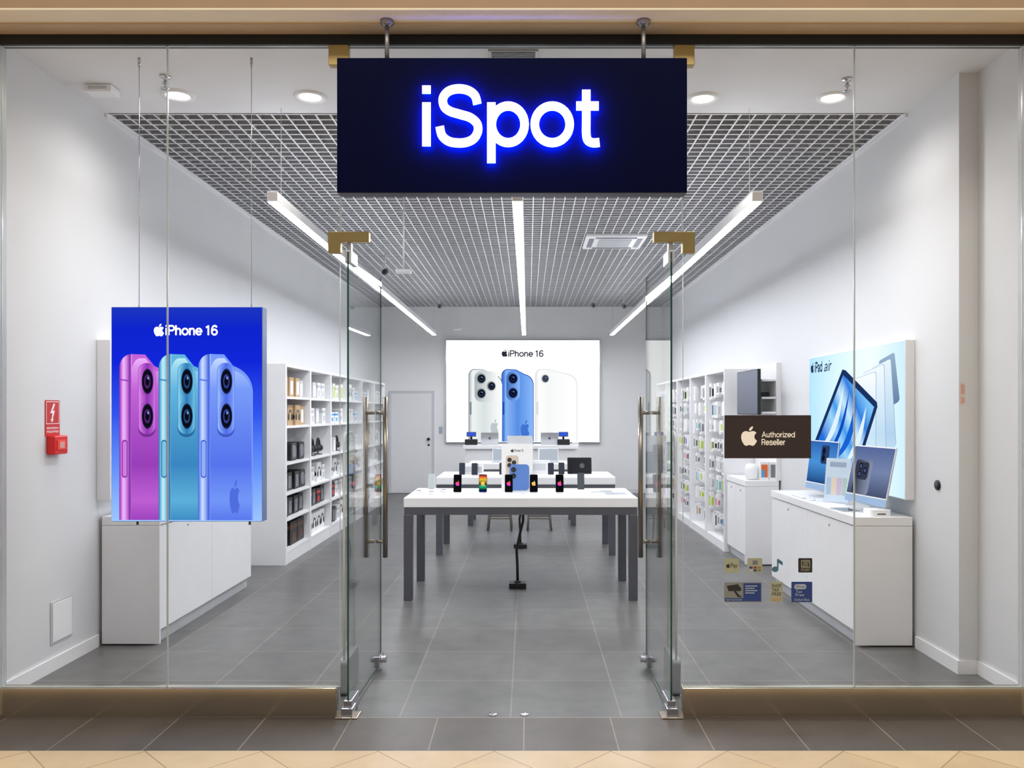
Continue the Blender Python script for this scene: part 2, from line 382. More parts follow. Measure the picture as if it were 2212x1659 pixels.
def door_leaf(i, xh, xf, s_):
    a = math.atan2(xf-xh, .85)
    root = struct(link(bpy.data.objects.new('door_%d' % i, None))); root.location = (xh, YG, 0); root.rotation_euler = (0, 0, -a)
    b = MB(); b.box(-.005, .005, .0, .86, .02, 2.52); b.m = [1, 1, 1, 0, 1, 0]; b.build('leaf_glass', [DGLASS, GEDGE], root)
    MB().box(-.022, .022, -.01, .16, .012, .085).box(-.03, .03, -.03, .06, .0, .05).build('pivot_shoe', CHROME, root, bev=.004)
    MB().box(-.06, .06, -.05, .05, 0, .008).build('floor_plate', STEEL, root, bev=.003)
    MB().box(-.018, .018, .0, .15, 2.46, 2.53).box(-.012, .012, .02, .06, 2.53, 2.575).build('top_patch', SILV, root, bev=.004)
    MB().box(-.02, .02, .72, .865, .03, .10).build('bottom_lock', CHROME, root, bev=.004)
    MB().tube([(-.05, .80, .065), (.05, .80, .065)], .022, 14).build('lock_cylinder', CHROME, root, True)
    for sd in (-1, 1):
        b = MB(); b.tube([(sd*.062, .70, .735), (sd*.062, .70, 1.745)], .016, 14)
        for z in (.835, 1.645): b.tube([(sd*.006, .70, z), (sd*.064, .70, z)], .011, 10)
        b.build('pull_handle', HANDLE, root, True)
door_leaf(1, -.976, -.955, 1); door_leaf(2, .780, .771, -1)
for x in (wx(1065, 4.41), wx(1133, 4.41)):
    o = MB().lathe([(.0, .0), (.026, .0), (.026, .004), (.018, .006), (.0, .004)], 20).build('floor_socket', CHROME, None, True)
    o.location = (x, 4.42, 0)
    tag(o, '%s chrome floor bolt socket in the doorway threshold' % ('left' if x < -.15 else 'right'), 'floor socket', 'floor bolt sockets')

# ------------------------------------------------------------ hanging shop sign
Ys = 4.20; k = Ys/F
SIGN = mat('navy_sign_face', (2, 6, 44), .5, var=.02, spec=.05)
sx0, sx1, sz0, sz1 = wx(727, Ys), wx(1485, Ys), wz(416, Ys), wz(124, Ys)
t = thing('shop_sign', 'dark navy hanging shop sign with glowing white lettering above the doorway', 'sign', ((sx0+sx1)/2, Ys, sz0))
cx = (sx0+sx1)/2
MB().box(sx0-cx, sx1-cx, .006, .09, 0, sz1-sz0).build('sign_case', mat('navy_case', (30, 32, 50), .4), t, bev=.004)
MB().box(sx0-cx+.003, sx1-cx-.003, 0, .006, .003, sz1-sz0-.003).build('sign_face', SIGN, t)
M = Matrix.Rotation(PI/2, 4, 'X')
def sx(px): return (px-CX)*(Ys-.04)/F-cx
def sy(py): return H-(py-CY)*(Ys-.04)/F-sz0
stext(t, 'iSpot', sx(912), sx(1296), sy(352), sy(182), .036, emi('letter_white', (255, 255, 255), 2.6), w=.106, ext=.005, M=M)
stext(t, 'iSpot', sx(912), sx(1296), sy(352), sy(182), .034, emi('letter_blue_halo', (0, 60, 255), 85), w=.106, M=M, name='halo_backing', grow=-.006)
for px in (836, 1390):
    b = MB(); x = wx(px, Ys+.045)-cx; b.tube([(x, .045, sz1-sz0), (x, .045, 3.695-sz0)], .012, 12); b.lathe([(.012, -.03), (.035, -.015), (.036, 0), (.0, 0)], 20, (x, .045, 3.70-sz0))
    b.build('suspension_rod', mat('grey_rod', (150, 148, 150), .35, .8), t, True)

# ------------------------------------------------------------ poster phones
def lens(parent, cx, cy, rx, ry, z, dz, ring=(44, 54, 84), deep=(30, 44, 96), dark=(10, 12, 22)):
    b = MB(); b.flat(ell(cx, cy, rx, ry), z, 0); b.flat(ell(cx, cy, rx*.88, ry*.88), z+dz, 1); b.flat(ell(cx, cy, rx*.56, ry*.56), z+2*dz, 2); b.flat(ell(cx, cy, rx*.36, ry*.36), z+2.5*dz, 1); b.flat(ell(cx+rx*.14, cy+ry*.26, rx*.14, ry*.12), z+3*dz, 3)
    b.build('lens_picture', [emi('lens_ring_%d_%d_%d' % ring, ring), emi('lens_dark_%d_%d_%d' % dark, dark), emi('lens_deep_%d_%d_%d' % deep, deep), emi('lens_glint', (130, 160, 226))], parent)

# hanging blue display by the left window
Yd = 4.85; k = Yd/F; pcx, pcy = 403.5, 895.0
def pd(px, py): return ((px-pcx)*k, (pcy-py)*k)
x0, y0 = pd(240, 1127); x1, y1 = pd(567, 663)
t = thing('hanging_display', 'blue backlit poster of three phones hung on wires behind left window', 'display', (wx(pcx, Yd), Yd, wz(pcy, Yd)), FACE_CAM)
MB().box(x0, x1, y0, y1, -.085, -.001).build('case', mat('display_case', (120, 140, 190), .4), t, bev=.004)
MB().flat([(x0+.003, y0+.003), (x1-.003, y0+.003), (x1-.003, y1-.003), (x0+.003, y1-.003)], 0).build('poster_face', grad('poster_blue', [(0, (156, 198, 253)), (.25, (100, 146, 250)), (.5, (48, 84, 240)), (.74, (16, 38, 218)), (.9, (14, 36, 206)), (1, (28, 54, 190))], 'Y', y0, y1), t)
def parc(cx, cy, r1, r2, a0, a1, n=8): return [(cx+r1*math.cos(math.radians(a0+(a1-a0)*i/n)), cy-r2*math.sin(math.radians(a0+(a1-a0)*i/n))) for i in range(n+1)]
def quad(a, b, c, n=14): return [((1-u)**2*a[0]+2*u*(1-u)*b[0]+u*u*c[0], (1-u)**2*a[1]+2*u*(1-u)*b[1]+u*u*c[1]) for u in [i/n for i in range(n+1)]]
def poster_phone(xa, xb, lo_, mid, hi, name, zo):
    """phone seen three-quarters: rounded side band on the left, back with lens pill on the right"""
    xs = xa+26; yb = 1123; X = lambda x: pd(x, 0)[0]; Yy = lambda y: pd(0, y)[1]
    sb = [(xa, yb), (xa, 796)]+parc(xa+26, 796, 26, 31, 180, 90)+[(xa+56, 766)]+quad((xb-42, 791), (xb-3, 805), (xb, 846))+[(xb, yb)]
    gm = grad(name+'_side', [(0, mix(lo_, (0, 0, 0), .15)), (.045, mid), (.11, hi), (.17, mix(mid, hi, .5)), (.26, mix(lo_, (0, 0, 0), .06)), (.295, mix(lo_, mid, .3)), (.31, mix(mid, hi, .8)), (.33, mid), (1, mid)], 'X', X(xa), X(xa+85))
    o = MB().flat([pd(*p) for p in sb], zo+.002).build('phone_picture', gm, t)
    bb = [(xs, yb), (xs, 810)]+parc(xs+19, 810, 19, 36, 180, 90)+[(xa+57, 774)]+quad((xb-43, 799), (xb-6, 812), (xb-2.5, 850))+[(xb-2.5, yb)]
    gb = grad(name+'_back', [(0, mix(lo_, mid, .3)), (.12, mix(mid, lo_, .1)), (.34, mix(lo_, mid, .2)), (.55, mix(lo_, mid, .55)), (.8, mid), (.93, mix(mid, hi, .55)), (1, hi)], 'Y', Yy(1123), Yy(770))
    MB().flat([pd(*p) for p in bb], zo+.003).build('back_picture', gb, o)
    lx = xa+58; xr = lx+20
    MB().flat([pd(*p) for p in rrect(lx-17, xr+1, 784, 944, 18)], zo+.0036).build('bump_shadow_picture', grad(name+'_shade', [(0, mix(mid, lo_, .5)), (1, mix(lo_, (0, 0, 0), .18))], 'Y', Yy(880), Yy(944)), o)
    MB().flat([pd(*p) for p in rrect(lx-15.5, xr, 785, 938, 17)], zo+.0042).build('lens_plate_picture', grad(name+'_pill', [(0, mix(mid, hi, .5)), (.2, mid), (.5, lo_), (.85, mix(lo_, mid, .7)), (1, mix(mid, hi, .3))], 'X', X(lx-15.5), X(lx+20)), o)
    for yy in (824, 899):
        MB().flat([pd(*p) for p in ell(lx-2, yy, 13.5, 32)], zo+.0048).build('lens_barrel_picture', grad(name+'_barrel', [(0, mix(mid, hi, .4)), (.35, mix(mid, lo_, .3)), (1, mix(lo_, (0, 0, 0), .2))], 'X', X(lx-16), X(lx+8)), o)
        lens(o, *pd(lx+3.5, yy), 12.5*k, 27.5*k, zo+.0054, .0005, mix(lo_, (10, 14, 40), .75), mix(lo_, (10, 12, 40), .45))
    MB().flat([pd(*p) for p in rrect(xa+6, xa+18, 950, 1032, 6)], zo+.004).flat([pd(*p) for p in rrect(xa+8, xa+16.5, 953, 1029, 4)], zo+.0046, 1).build('button_picture', [emi(name+'_btnline', mix(lo_, (0, 0, 0), .1)), emi(name+'_btn', mix(mid, hi, .3))], o)
    MB().flat([pd(*p) for p in [(xa, 818), (xs, 822), (xs, 825), (xa, 821)]], zo+.0044).build('antenna_picture', emi(name+'_line', mix(lo_, mid, .2)), o)
    return o
poster_phone(258, 376, (142, 54, 178), (196, 100, 216), (244, 186, 255), 'violet', 0)
poster_phone(344, 462, (48, 122, 186), (98, 182, 222), (194, 240, 252), 'aqua', .006)
o = poster_phone(430, 548, (78, 106, 234), (120, 156, 250), (206, 224, 255), 'azure', .012)
logo(o, *pd(509, 1072), 74*k, .0165, emi('dim_blue_emblem', (80, 110, 224)), sx=.36)
WT = emi('poster_white', (255, 255, 255), 1.5)
logo(t, *pd(344, 713), 27*k, .004, WT)
stext(t, 'iPhone 16', pd(358, 0)[0], pd(471, 0)[0], pd(0, 725)[1], pd(0, 702)[1], .004, WT, w=.13)
for px in (292, 537):
    xx = pd(px, 0)[0]; zt = ZC-wz(pcy, Yd)
    MB().tube([(xx, y1, -.05), (xx, y1+.02, -.05)], .006, 8).tube([(xx, y1+.01, -.05), (xx, zt-.004, -.05)], .0022, 6).tube([(xx, zt-.05, -.05), (xx, zt, -.05)], .008, 8).build('wire', CHROME, t, True)
    MB().tube([(xx-.01, y0, -.05), (xx-.01, y0-.025, -.05)], .007, 8).build('lower_clip', DGREY, t, True)

# ------------------------------------------------------------ back wall poster, door
Yp = 16.42; k2 = Yp/F
def pb(px, py): return ((px-1129.5)*k2, (845-py)*k2)
t = thing('lightbox_poster', 'large white backlit poster of three phones on the back wall', 'poster', (wx(1129.5, Yp), Yp, wz(845, Yp)), FACE_CAM)
x0, y0 = pb(962, 957); x1, y1 = pb(1297, 733)
MB().box(x0, x1, y0, y1, -.08, -.002).build('frame', SILV, t, bev=.006)
MB().flat([(x0+.02, y0+.02), (x1-.02, y0+.02), (x1-.02, y1-.02), (x0+.02, y1-.02)], 0).build('poster_face', emi('poster_bright', (255, 255, 255), 1.2), t)
DK = emi('poster_ink', (40, 44, 58))
logo(t, *pb(1090, 763), 15.5*k2, .006, DK)
stext(t, 'iPhone 16', pb(1098, 0)[0], pb(1174, 0)[0], pb(0, 771)[1], pb(0, 756.5)[1], .006, DK, w=.12)
def back_phone(xa, xb, yt, edge, stops, lenses, pill, nm, r, ring, dark=(10, 12, 22)):
    def q(l): return [pb(*p) for p in l]
    def shape(d):
        a, b, tp = xa+d, xb-d, yt+d
        p = [(a, 954), (a, tp+14)]
        for i in range(7):
            an = math.radians(180-15*i); p.append((a+14+14*math.cos(an), tp+14-14*math.sin(an)))
        p += [(a+32, tp+1)]+quad((b-20, tp+11), (b-2, tp+15), (b, tp+34))
        return p+[(b, 954)]
    o = MB().flat(q(shape(0)), .004).build('phone_picture', emi(nm+'_edge', edge), t)
    MB().flat(q(shape(1.3)), .007).build('back_picture', grad(nm+'_body', stops, 'X', pb(xa, 0)[0], pb(xb, 0)[0], 1.03), o)
    if pill: MB().flat(q(rrect(*pill, r)), .010).build('lens_plate_picture', grad(nm+'_pill', [(0, tuple(max(0, c-34) for c in stops[1][1])), (1, stops[-1][1])], 'X', pb(pill[0], 0)[0], pb(pill[1], 0)[0]), o)
    for lx, ly, lr in lenses:
        MB().flat([pb(*p) for p in ell(lx-.8, ly, lr*.98, lr*1.06)], .0115).build('lens_rim_picture', emi(nm+'_rim', mix(edge, (255, 255, 255), .25)), o)
        lens(o, *pb(lx, ly), lr*k2*.8, lr*k2*.88, .013, .003, ring, mix(ring, (20, 26, 60), .6), dark)
    MB().flat(q(rrect(xa+3, xa+6.5, 868, 896, 1.6)), .010).build('button_picture', emi(nm+'_edge', edge), o)
    return o
o = back_phone(1012, 1086, 797, (120, 130, 138), [(0, (140, 148, 152)), (.07, (206, 214, 216)), (.12, (236, 241, 241)), (.45, (214, 222, 223)), (.7, (232, 237, 237)), (1, (250, 252, 252))], [(1040, 818, 11), (1040, 850, 11), (1062, 834, 10)], (1025, 1076, 802, 868), 'silver', 14, (96, 110, 118))
logo(o, *pb(1068, 922), 34*k2, .010, emi('silver_emblem', (190, 199, 202)), sx=.6)
o = back_phone(1083, 1153, 797, (34, 74, 168), [(0, (40, 88, 190)), (.09, (84, 136, 220)), (.14, (134, 180, 242)), (.5, (86, 140, 226)), (1, (136, 184, 248))], [(1108, 818, 12), (1108, 849, 12)], (1094, 1123, 802, 866), 'blue', 14, (30, 56, 124))
logo(o, *pb(1134, 926), 38*k2, .010, emi('blue_emblem', (66, 116, 208)), sx=.6)
o = back_phone(1156, 1247, 797, (214, 217, 221), [(0, (222, 224, 227)), (.05, (240, 241, 243)), (.1, (252, 252, 252)), (.3, (244, 245, 246)), (.7, (250, 250, 250)), (1, (255, 255, 255))], [(1178, 818, 9.5)], None, 'white', 14, (160, 166, 172), (52, 58, 72))

dr = struct(link(bpy.data.objects.new('door_3', None))); dr.location = (wx(889, 16.48), 16.49, 0)
dw, dh = wx(938, 16.48)-wx(840, 16.48), 2.08
MB().box(-dw/2+.05, dw/2-.05, -.03, .01, .005, dh-.05).build('door_panel', WHITE, dr, bev=.004)
MB().box(-dw/2, -dw/2+.05, -.035, .01, 0, dh).box(dw/2-.05, dw/2, -.035, .01, 0, dh).box(-dw/2+.05, dw/2-.05, -.035, .01, dh-.05, dh).build('door_frame', DOORF, dr, bev=.004)
b = MB(); b.lathe([(.028, 0), (.028, .01), (.012, .012), (.012, .035), (.03, .045), (.03, .07), (.0, .075)], 18, (0, 0, 0), 0, Matrix.Translation((dw/2-.11, -.03, 1.1)) @ Matrix.Rotation(PI/2, 4, 'X'))
b.lathe([(.022, 0), (.022, .012), (.0, .014)], 16, (0, 0, 0), 0, Matrix.Translation((dw/2-.11, -.03, .98)) @ Matrix.Rotation(PI/2, 4, 'X')); b.build('door_handle', BLACK, dr, True)
o = thing('wall_switch', 'small white wall switch panel between the back door and poster', 'switch', (wx(952, 16.49), 16.5, wz(930, 16.5)-.07))
MB().box(-.04, .04, -.012, 0, 0, .15).build('plate', LGREY, o, bev=.003); MB().box(-.025, .025, -.018, -.012, .02, .065).box(-.025, .025, -.018, -.012, .08, .13).build('rocker', mat('pale_blue_rocker', (170, 190, 214), .5), o)

# ------------------------------------------------------------ lights and ceiling fittings
LED = emi('led_diffuser', (248, 250, 255), 54)
LEDU = emi('added_uplight', (248, 250, 255), 12)  # glow for the added strip above each lamp
def luminaire(x, lab):
    ya, yb, z0 = 5.5, 15.05, 3.075
    t = thing('linear_lamp', lab, 'ceiling light', (x, ya, z0), (0, 0, 0), 'suspended linear lamps')
    MB().box(-.036, .036, 0, yb-ya, .006, .073).build('housing', WHITE, t, bev=.003)
    MB().box(-.031, .031, .012, yb-ya-.012, 0, .006).build('diffuser', LED, t)
    MB().box(-.026, .026, .3, yb-ya-.3, .073, .076).build('added_uplight_strip', LEDU, t)  # added strip, unseen from below, brightens upper walls and grid
    for y in (.2, 4.7, 9.4): MB().tube([(0, y, .073), (0, y, ZC-z0)], .0025, 6).build('suspension_wire', SILV, t)
luminaire(-1.735, 'left of three suspended linear ceiling lamps, above the open shelving')
luminaire(-.07, 'middle suspended linear ceiling lamp, above the display tables')
luminaire(1.56, 'right of three suspended linear ceiling lamps, beside the air conditioner')
DISC = emi('downlight_glow', (255, 250, 242), 14)
for px, py, ww in ((385, 205, 'leftmost'), (670, 208, 'second from left'), (1518, 212, 'third from left'), (1798, 210, 'rightmost')):
    Y = (ZC-H)*F/(CY-py)
    t = thing('downlight', '%s round recessed downlight in the white front ceiling' % ww, 'ceiling light', (wx(px, Y), Y, ZC), (0, 0, 0), 'recessed downlights')
    b = MB(); nn = 32
    prof = [(.112, 0), (.108, -.012), (.085, -.014), (.07, -.004)]; vs = []; fs = []
    for r, z in prof:
        for j in range(nn): vs.append((r*math.cos(2*PI*j/nn), r*math.sin(2*PI*j/nn), z))
    for i in range(3):
        for j in range(nn): fs.append((i*nn+j, i*nn+(j+1) % nn, (i+1)*nn+(j+1) % nn, (i+1)*nn+j))
    b.add(vs, fs); b.build('trim_ring', WHITE2, t, True)
    MB().flat(ell(0, 0, .072, n=28), -.006).build('lens', DISC, t)
    L = bpy.data.lights.new('lamp', 'SPOT'); L.energy = 52; L.spot_size = math.radians(160); L.spot_blend = 1.0; L.shadow_soft_size = .07; L.color = (1, .97, .92)
    lo = link(bpy.data.objects.new('lamp', L), t); lo.location = (0, 0, -.03)
for px, py, ww in ((357, 172, 'left'), (1830, 178, 'right')):
    Y = (ZC-H)*F/(CY-py+8)
    b = MB(); b.lathe([(.0, 0), (.035, 0), (.03, -.012), (.01, -.015), (.01, -.04), (.02, -.045), (.006, -.06), (.005, -.075), (.026, -.078), (.026, -.082), (.0, -.084)], 18)
    o = b.build('sprinkler', CHROME, None, True); o.location = (wx(px, Y), Y, ZC); tag(o, 'chrome fire sprinkler head beside the %smost downlight' % ww, 'sprinkler')
Y = (ZC-H)*F/(CY-188)
t = thing('detector_box', 'white rectangular detector box on the ceiling near the left wall', 'detector', (wx(220, Y), Y, ZC))
MB().box(-.09, .09, -.06, .06, -.05, 0).build('housing', WHITE2, t, bev=.01); MB().box(-.06, .06, -.062, -.06, -.035, -.015).build('sensor_window', LGREY, t)
t = thing('ceiling_vent', 'grey ceiling vent partly hidden behind the hanging shop sign', 'vent', (wx(1109, 4.85), 4.85, ZC))
MB().box(-.15, .15, -.07, .07, -.012, 0).build('frame', LGREY, t, bev=.003)
b = MB()
for i in range(5): b.box(-.13, .13, -.055+i*.025, -.042+i*.025, -.018, -.012)
b.build('slats', MGREY, t)
# air conditioner cassette
t = thing('air_conditioner', 'white square air conditioner cassette set in the grid ceiling', 'air conditioner', (wx(1326, 10.1), 10.1, ZC))
MB().box(-.37, .37, -.37, .37, -.035, 0).build('fascia_panel', WHITE, t, bev=.012)
b = MB()
for i in range(14): b.box(-.2, .2, -.2+i*.029, -.2+i*.029+.016, -.045, -.035)
b.build('intake_grille', LGREY, t)
for i in range(4):
    b = MB(); b.box(-.25, .25, -.325, -.265, -.041, -.035, 0, Matrix.Rotation(PI/2*i, 4, 'Z')); b.build('louver', MGREY, t)
# hanging access points and cameras
for px, py, Y, lab in ((872, 587, 8.0, 'white wireless access point on a rod near the left lamp'), (988, 711, 15.9, 'white wireless access point on a rod before the back wall')):
    t = thing('access_point', lab, 'access point', (wx(px, Y), Y, wz(py, Y)), (0, 0, 0), 'hanging access points')
    MB().box(-.075, .075, -.06, .06, -.015, .02).build('housing', WHITE, t, bev=.01); MB().tube([(0, 0, .02), (0, 0, ZC-wz(py, Y))], .008, 8).build('rod', WHITE2, t, True)
for px, py, Y, lab in ((832, 587, 11, 'dark camera hanging from the grid beside the left glass door'), (950, 661, 14.6, 'small camera hanging above the end of the left lamp'), (1282, 659, 14.6, 'small camera hanging left of its neighbour above the back poster'), (1348, 661, 14.6, 'small camera hanging above the end of the right lamp')):
    t = thing('security_camera', lab, 'camera', (wx(px, Y), Y, wz(py, Y)), (0, 0, 0), 'ceiling cameras')
    M = Matrix.Rotation(math.radians(110), 4, 'X'); far = Y > 14
    MB().lathe([(.0, -.06), (.026, -.055), (.04, -.035), (.04, .045), (.035, .06), (.0, .062)], 18, (0, 0, 0), 0, M).build('body', MGREY if far else DGREY, t, True)
    MB().lathe([(.0, .062), (.026, .062), (.018, .075), (.0, .076)], 14, (0, 0, 0), 0, M).build('lens', DGREY if far else BLACK, t, True)
    MB().tube([(0, 0, .03), (0, 0, ZC-wz(py, Y))], .01, 8).build('stem', LGREY, t, True)
# mall lighting
def area(nm, loc, rot, sx_, sy_, e, col):
    L = bpy.data.lights.new(nm, 'AREA'); L.shape = 'RECTANGLE'; L.size = sx_; L.size_y = sy_; L.energy = e; L.color = col
    o = link(bpy.data.objects.new(nm, L)); o.location = loc; o.rotation_euler = rot; return o
area('mall_ceiling_light', (0, 1.2, 5.6), (math.radians(18), 0, 0), 8, 1.2, 125, (1, .95, .87))
for x in (-3.0, -1.9, 1.45, 2.7):
    L = bpy.data.lights.new('mall_downlight', 'SPOT'); L.energy = 34; L.spot_size = math.radians(60); L.spot_blend = .9; L.shadow_soft_size = .08; L.color = (1, .95, .86)
    o = link(bpy.data.objects.new('mall_downlight', L)); o.location = (x, 3.1, 4.6)

# ------------------------------------------------------------ left wall fittings
t = thing('warning_sign', 'red warning sign with white lightning bolt on left wall', 'sign', (XL, 5.16, 1.61), FACE_R)
MB().prism(rrect(-.078, .078, -.115, .115, .008), 0, .004).build('plate', RED, t)
PW = mat('sign_white', (245, 245, 245), .5)
MB().flat(rrect(-.070, .070, -.036, .107, .004), .0045).build('border', PW, t)
MB().flat(rrect(-.066, .066, -.032, .103, .004), .005).build('inner_field', RED, t)
MB().flat([(.008, .095), (-.03, .03), (-.004, .034), (-.016, -.008), (-.026, -.004), (-.008, -.028), (.008, -.002), (-.002, -.004), (.022, .05), (-.002, .046), (.024, .09)], .0056).build('lightning_bolt', PW, t)
text(t, 'PRZECIWPOŻAROWY', -.066, .066, -.068, -.052, .005, PW, bold=.02); text(t, 'WYŁĄCZNIK PRĄDU', -.066, .066, -.095, -.077, .005, PW, bold=.02)
t = thing('call_point', 'red emergency switch box below the lightning warning sign', 'switch', (XL, 5.17, 1.38))
MB().box(0, .055, -.075, .075, 0, .12).build('housing', REDD, t, bev=.01)
MB().box(.055, .059, -.048, .048, .028, .092).build('window_frame', mat('bright_red', (240, 60, 50), .3), t, bev=.002); MB().box(.059, .061, -.026, .026, .04, .08).build('glass_insert', mat('pale_insert', (220, 160, 150), .2), t)
t = thing('access_hatch', 'white square access hatch low on the left wall', 'hatch', (XL, 5.26, .17))
MB().box(0, .008, -.12, .12, 0, .27).build('frame', LGREY, t, bev=.002); MB().box(.008, .012, -.108, .108, .012, .258).build('cover', WHITE2, t, bev=.002)
t = thing('wall_disc', 'black round disc on the right wall beside the cabinet', 'wall fitting', (XR, 5.37, wz(1048, 5.37)), FACE_L)
MB().lathe([(.0, 0), (.034, 0), (.034, .008), (.03, .012), (.0, .012)], 24).build('cap', BLACK, t, True); MB().lathe([(.0, .012), (.02, .012), (.018, .014), (.0, .014)], 20).build('core', DGREY, t, True)
t = thing('wall_reflection', 'small pale orange painted reflection on the right wall corner near the window', 'reflection', (XR+.022, 5.11, wz(851, 5.11)), FACE_CAM)  # faint reflection of a pinkish sign, painted as a small plate
MB().prism(rrect(-.017, .017, -.072, .072, .003), 0, .003).build('plate', mat('pale_orange_reflection', (220, 204, 194), .5), t); MB().flat(rrect(-.012, .012, .0, .06, .002), .0035).flat(rrect(-.012, .012, -.06, -.02, .002), .0035).build('print', mat('reflected_orange', (214, 168, 148), .5), t)

# ------------------------------------------------------------ low cabinets
def cabinet(label, xw, xf, ya, yb):
    s_ = 1 if xf > xw else -1
    t = thing('low_cabinet', label, 'cabinet', ((xw+xf)/2, (ya+yb)/2, 0)); cx, cy = (xw+xf)/2, (ya+yb)/2
    a, b_ = sorted((xw-cx, xf-cx)); L = (yb-ya)/2
    xi = xf-cx-s_*.03
    MB().box(min(xw-cx, xi), max(xw-cx, xi), -L+.02, L-.02, .10, .85).build('body', WHITE2, t)
    MB().box(min(xw-cx, xf-cx-s_*.05), max(xw-cx, xf-cx-s_*.05), -L+.05, L, .0, .10).build('plinth', LGREY, t)
    MB().box(a, b_, -L, L, .85, .912).build('worktop', WHITE, t, bev=.003)
    MB().box(a, b_, -L, -L+.02, .012, .848).build('end_panel', WHITE2, t, bev=.002)
    n = 2; w_ = (2*L-.024)/n
    for i in range(n):
        ya_, yb_ = -L+.022+i*w_, -L+.022+(i+1)*w_-.004
        d = MB().box(min(xi, xf-cx-s_*.008), max(xi, xf-cx-s_*.008), ya_, yb_, .105, .842).build('door', WHITE, t, bev=.002)
        M = Matrix.Translation((xf-cx-s_*.008, (ya_+yb_)/2, .79)) @ Matrix.Rotation(s_*PI/2, 4, 'Y')
        MB().lathe([(.0, 0), (.011, 0), (.011, .004), (.0, .005)], 14, (0, 0, 0), 0, M).build('lock', CHROME, d, True)
    return t
cabinet('long low white cabinet against left wall under the blue poster', XL+.022, -2.60, 5.72, 7.64)
cabinet('long low white cabinet against right wall carrying two computers', XR-.022, 2.295, 5.68, 7.65)
cabinet('short low white cabinet beside the right wall packet bays', XR-.022, 2.335, 8.70, 9.52)

# wall lightboxes
t = thing('wall_lightbox', 'pale lightbox on left wall mostly hidden behind the hanging poster', 'poster', (XL+.10, 6.66, 1.595), FACE_R)
MB().box(-.97, .97, -.565, .565, -.10, -.002).build('frame', WHITE2, t, bev=.005)
MB().flat(rrect(-.955, .955, -.55, .55, .003), 0).build('poster_face', grad('left_box_face', [(0, (70, 170, 200)), (.25, (170, 215, 240)), (.5, (236, 244, 252)), (1, (240, 246, 254))], 'Y', -.55, .55, 1.0), t)
Xf = XR-.07
t = thing('wall_lightbox', 'pale blue lightbox picturing tablets on right wall above computers', 'poster', (Xf, 6.66, 1.595), FACE_L)
MB().box(-.97, .97, -.565, .565, -.07, -.002).build('frame', WHITE2, t, bev=.005)
MB().flat(rrect(-.962, .962, -.557, .557, .003), 0).build('poster_face', grad('right_box_face', [(0, (176, 222, 249)), (.35, (212, 239, 253)), (.7, (234, 247, 255)), (1, (200, 231, 250))], 'X', -.955, .955, 1.12), t)
def pw(px, py):
    Y = Xf*F/(px-CX); return (max(-.955, min(.955, 6.66-Y)), max(-.55, min(.55, wz(py, Y)-1.595)))
def wp(pts, z, m, nm='tablet_picture'): return MB().flat([pw(*p) for p in pts], z).build(nm, m, t)
wp([(1899, 782), (1902, 778), (1930, 762), (1933, 764), (1944, 862), (1941, 868), (1922, 880)], .002, grad('tab_slate', [(0, (96, 128, 162)), (1, (156, 182, 206))], 'Y', .1, .5))
EDGE = emi('tab_edge', (150, 180, 206))
for i, (pts, c0, c1) in enumerate((([(1884, 796), (1922, 776), (1925, 778), (1936, 960), (1890, 1040)], (176, 208, 234), (228, 241, 251)), ([(1866, 806), (1908, 788), (1911, 791), (1915, 980), (1868, 1040)], (190, 219, 240), (240, 248, 254)), ([(1846, 820), (1891, 804), (1894, 808), (1893, 1000), (1842, 1045)], (200, 226, 245), (252, 254, 255)))):
    wp([(x+.9, y-1.2) for x, y in pts], .003+i*.0016, EDGE, 'edge_picture')
    wp(pts, .0038+i*.0016, grad('tab_pale%d' % i, [(0, (214, 237, 251)), (.4, c0), (1, c1)], 'Y', -.45, .42, 1.04))
wp([(1822, 798), (1829, 800), (1897, 869), (1898, 879), (1844, 1064), (1836, 1068), (1751, 998), (1750, 984)], .009, emi('tab_bezel', (26, 50, 98)), 'bezel_picture')
wp([(1824, 810), (1891, 879), (1838, 1056), (1756, 987)], .010, grad('tab_screen', [(0, (34, 112, 222)), (.3, (156, 214, 250)), (.45, (66, 154, 238)), (.62, (196, 234, 254)), (.8, (44, 128, 226)), (1, (126, 198, 249))], 'D', -.75, .5), 'screen_picture')
def swirl(a, b, c, wd):
    pts = []
    for i in range(13):
        u = i/12; x = (1-u)**2*a[0]+2*u*(1-u)*b[0]+u*u*c[0]; y = (1-u)**2*a[1]+2*u*(1-u)*b[1]+u*u*c[1]; pts.append((x, y))
    return pts+[(x+wd*math.sin(PI*i/12), y+wd*.6*math.sin(PI*i/12)) for i, (x, y) in reversed(list(enumerate(pts)))]
for a, b_, c, wd, m in (((1768, 975), (1800, 945), (1826, 828), 9, 'ribbon_white'), ((1780, 985), (1815, 960), (1838, 840), 6, 'ribbon_deep'), ((1795, 1000), (1838, 960), (1852, 852), 10, 'ribbon_blue'), ((1815, 1022), (1854, 960), (1874, 876), 9, 'ribbon_white')):
    wp(swirl(a, b_, c, wd), .011, emi(m, (226, 244, 255) if 'white' in m else ((22, 100, 214) if 'blue' in m else (12, 76, 190))), 'ribbon_picture')
INK = emi('tablet_ink', (34, 60, 96))
lx, ly = pw(1755.5, 796); logo(t, lx, ly+.005, .095, .004, INK)
a0 = pw(1761, 0)[0]; a1 = pw(1778, 0)[0]; a2 = pw(1797, 0)[0]
stext(t, 'iPad', a0, a1-.01, ly-.045, ly+.055, .004, INK, w=.135)
stext(t, 'air', a1+.045, a2, ly-.045, ly+.05, .004, INK, w=.09, M=Matrix(((1, .35, 0, -.35*ly), (0, 1, 0, 0), (0, 0, 1, 0), (0, 0, 0, 1))))

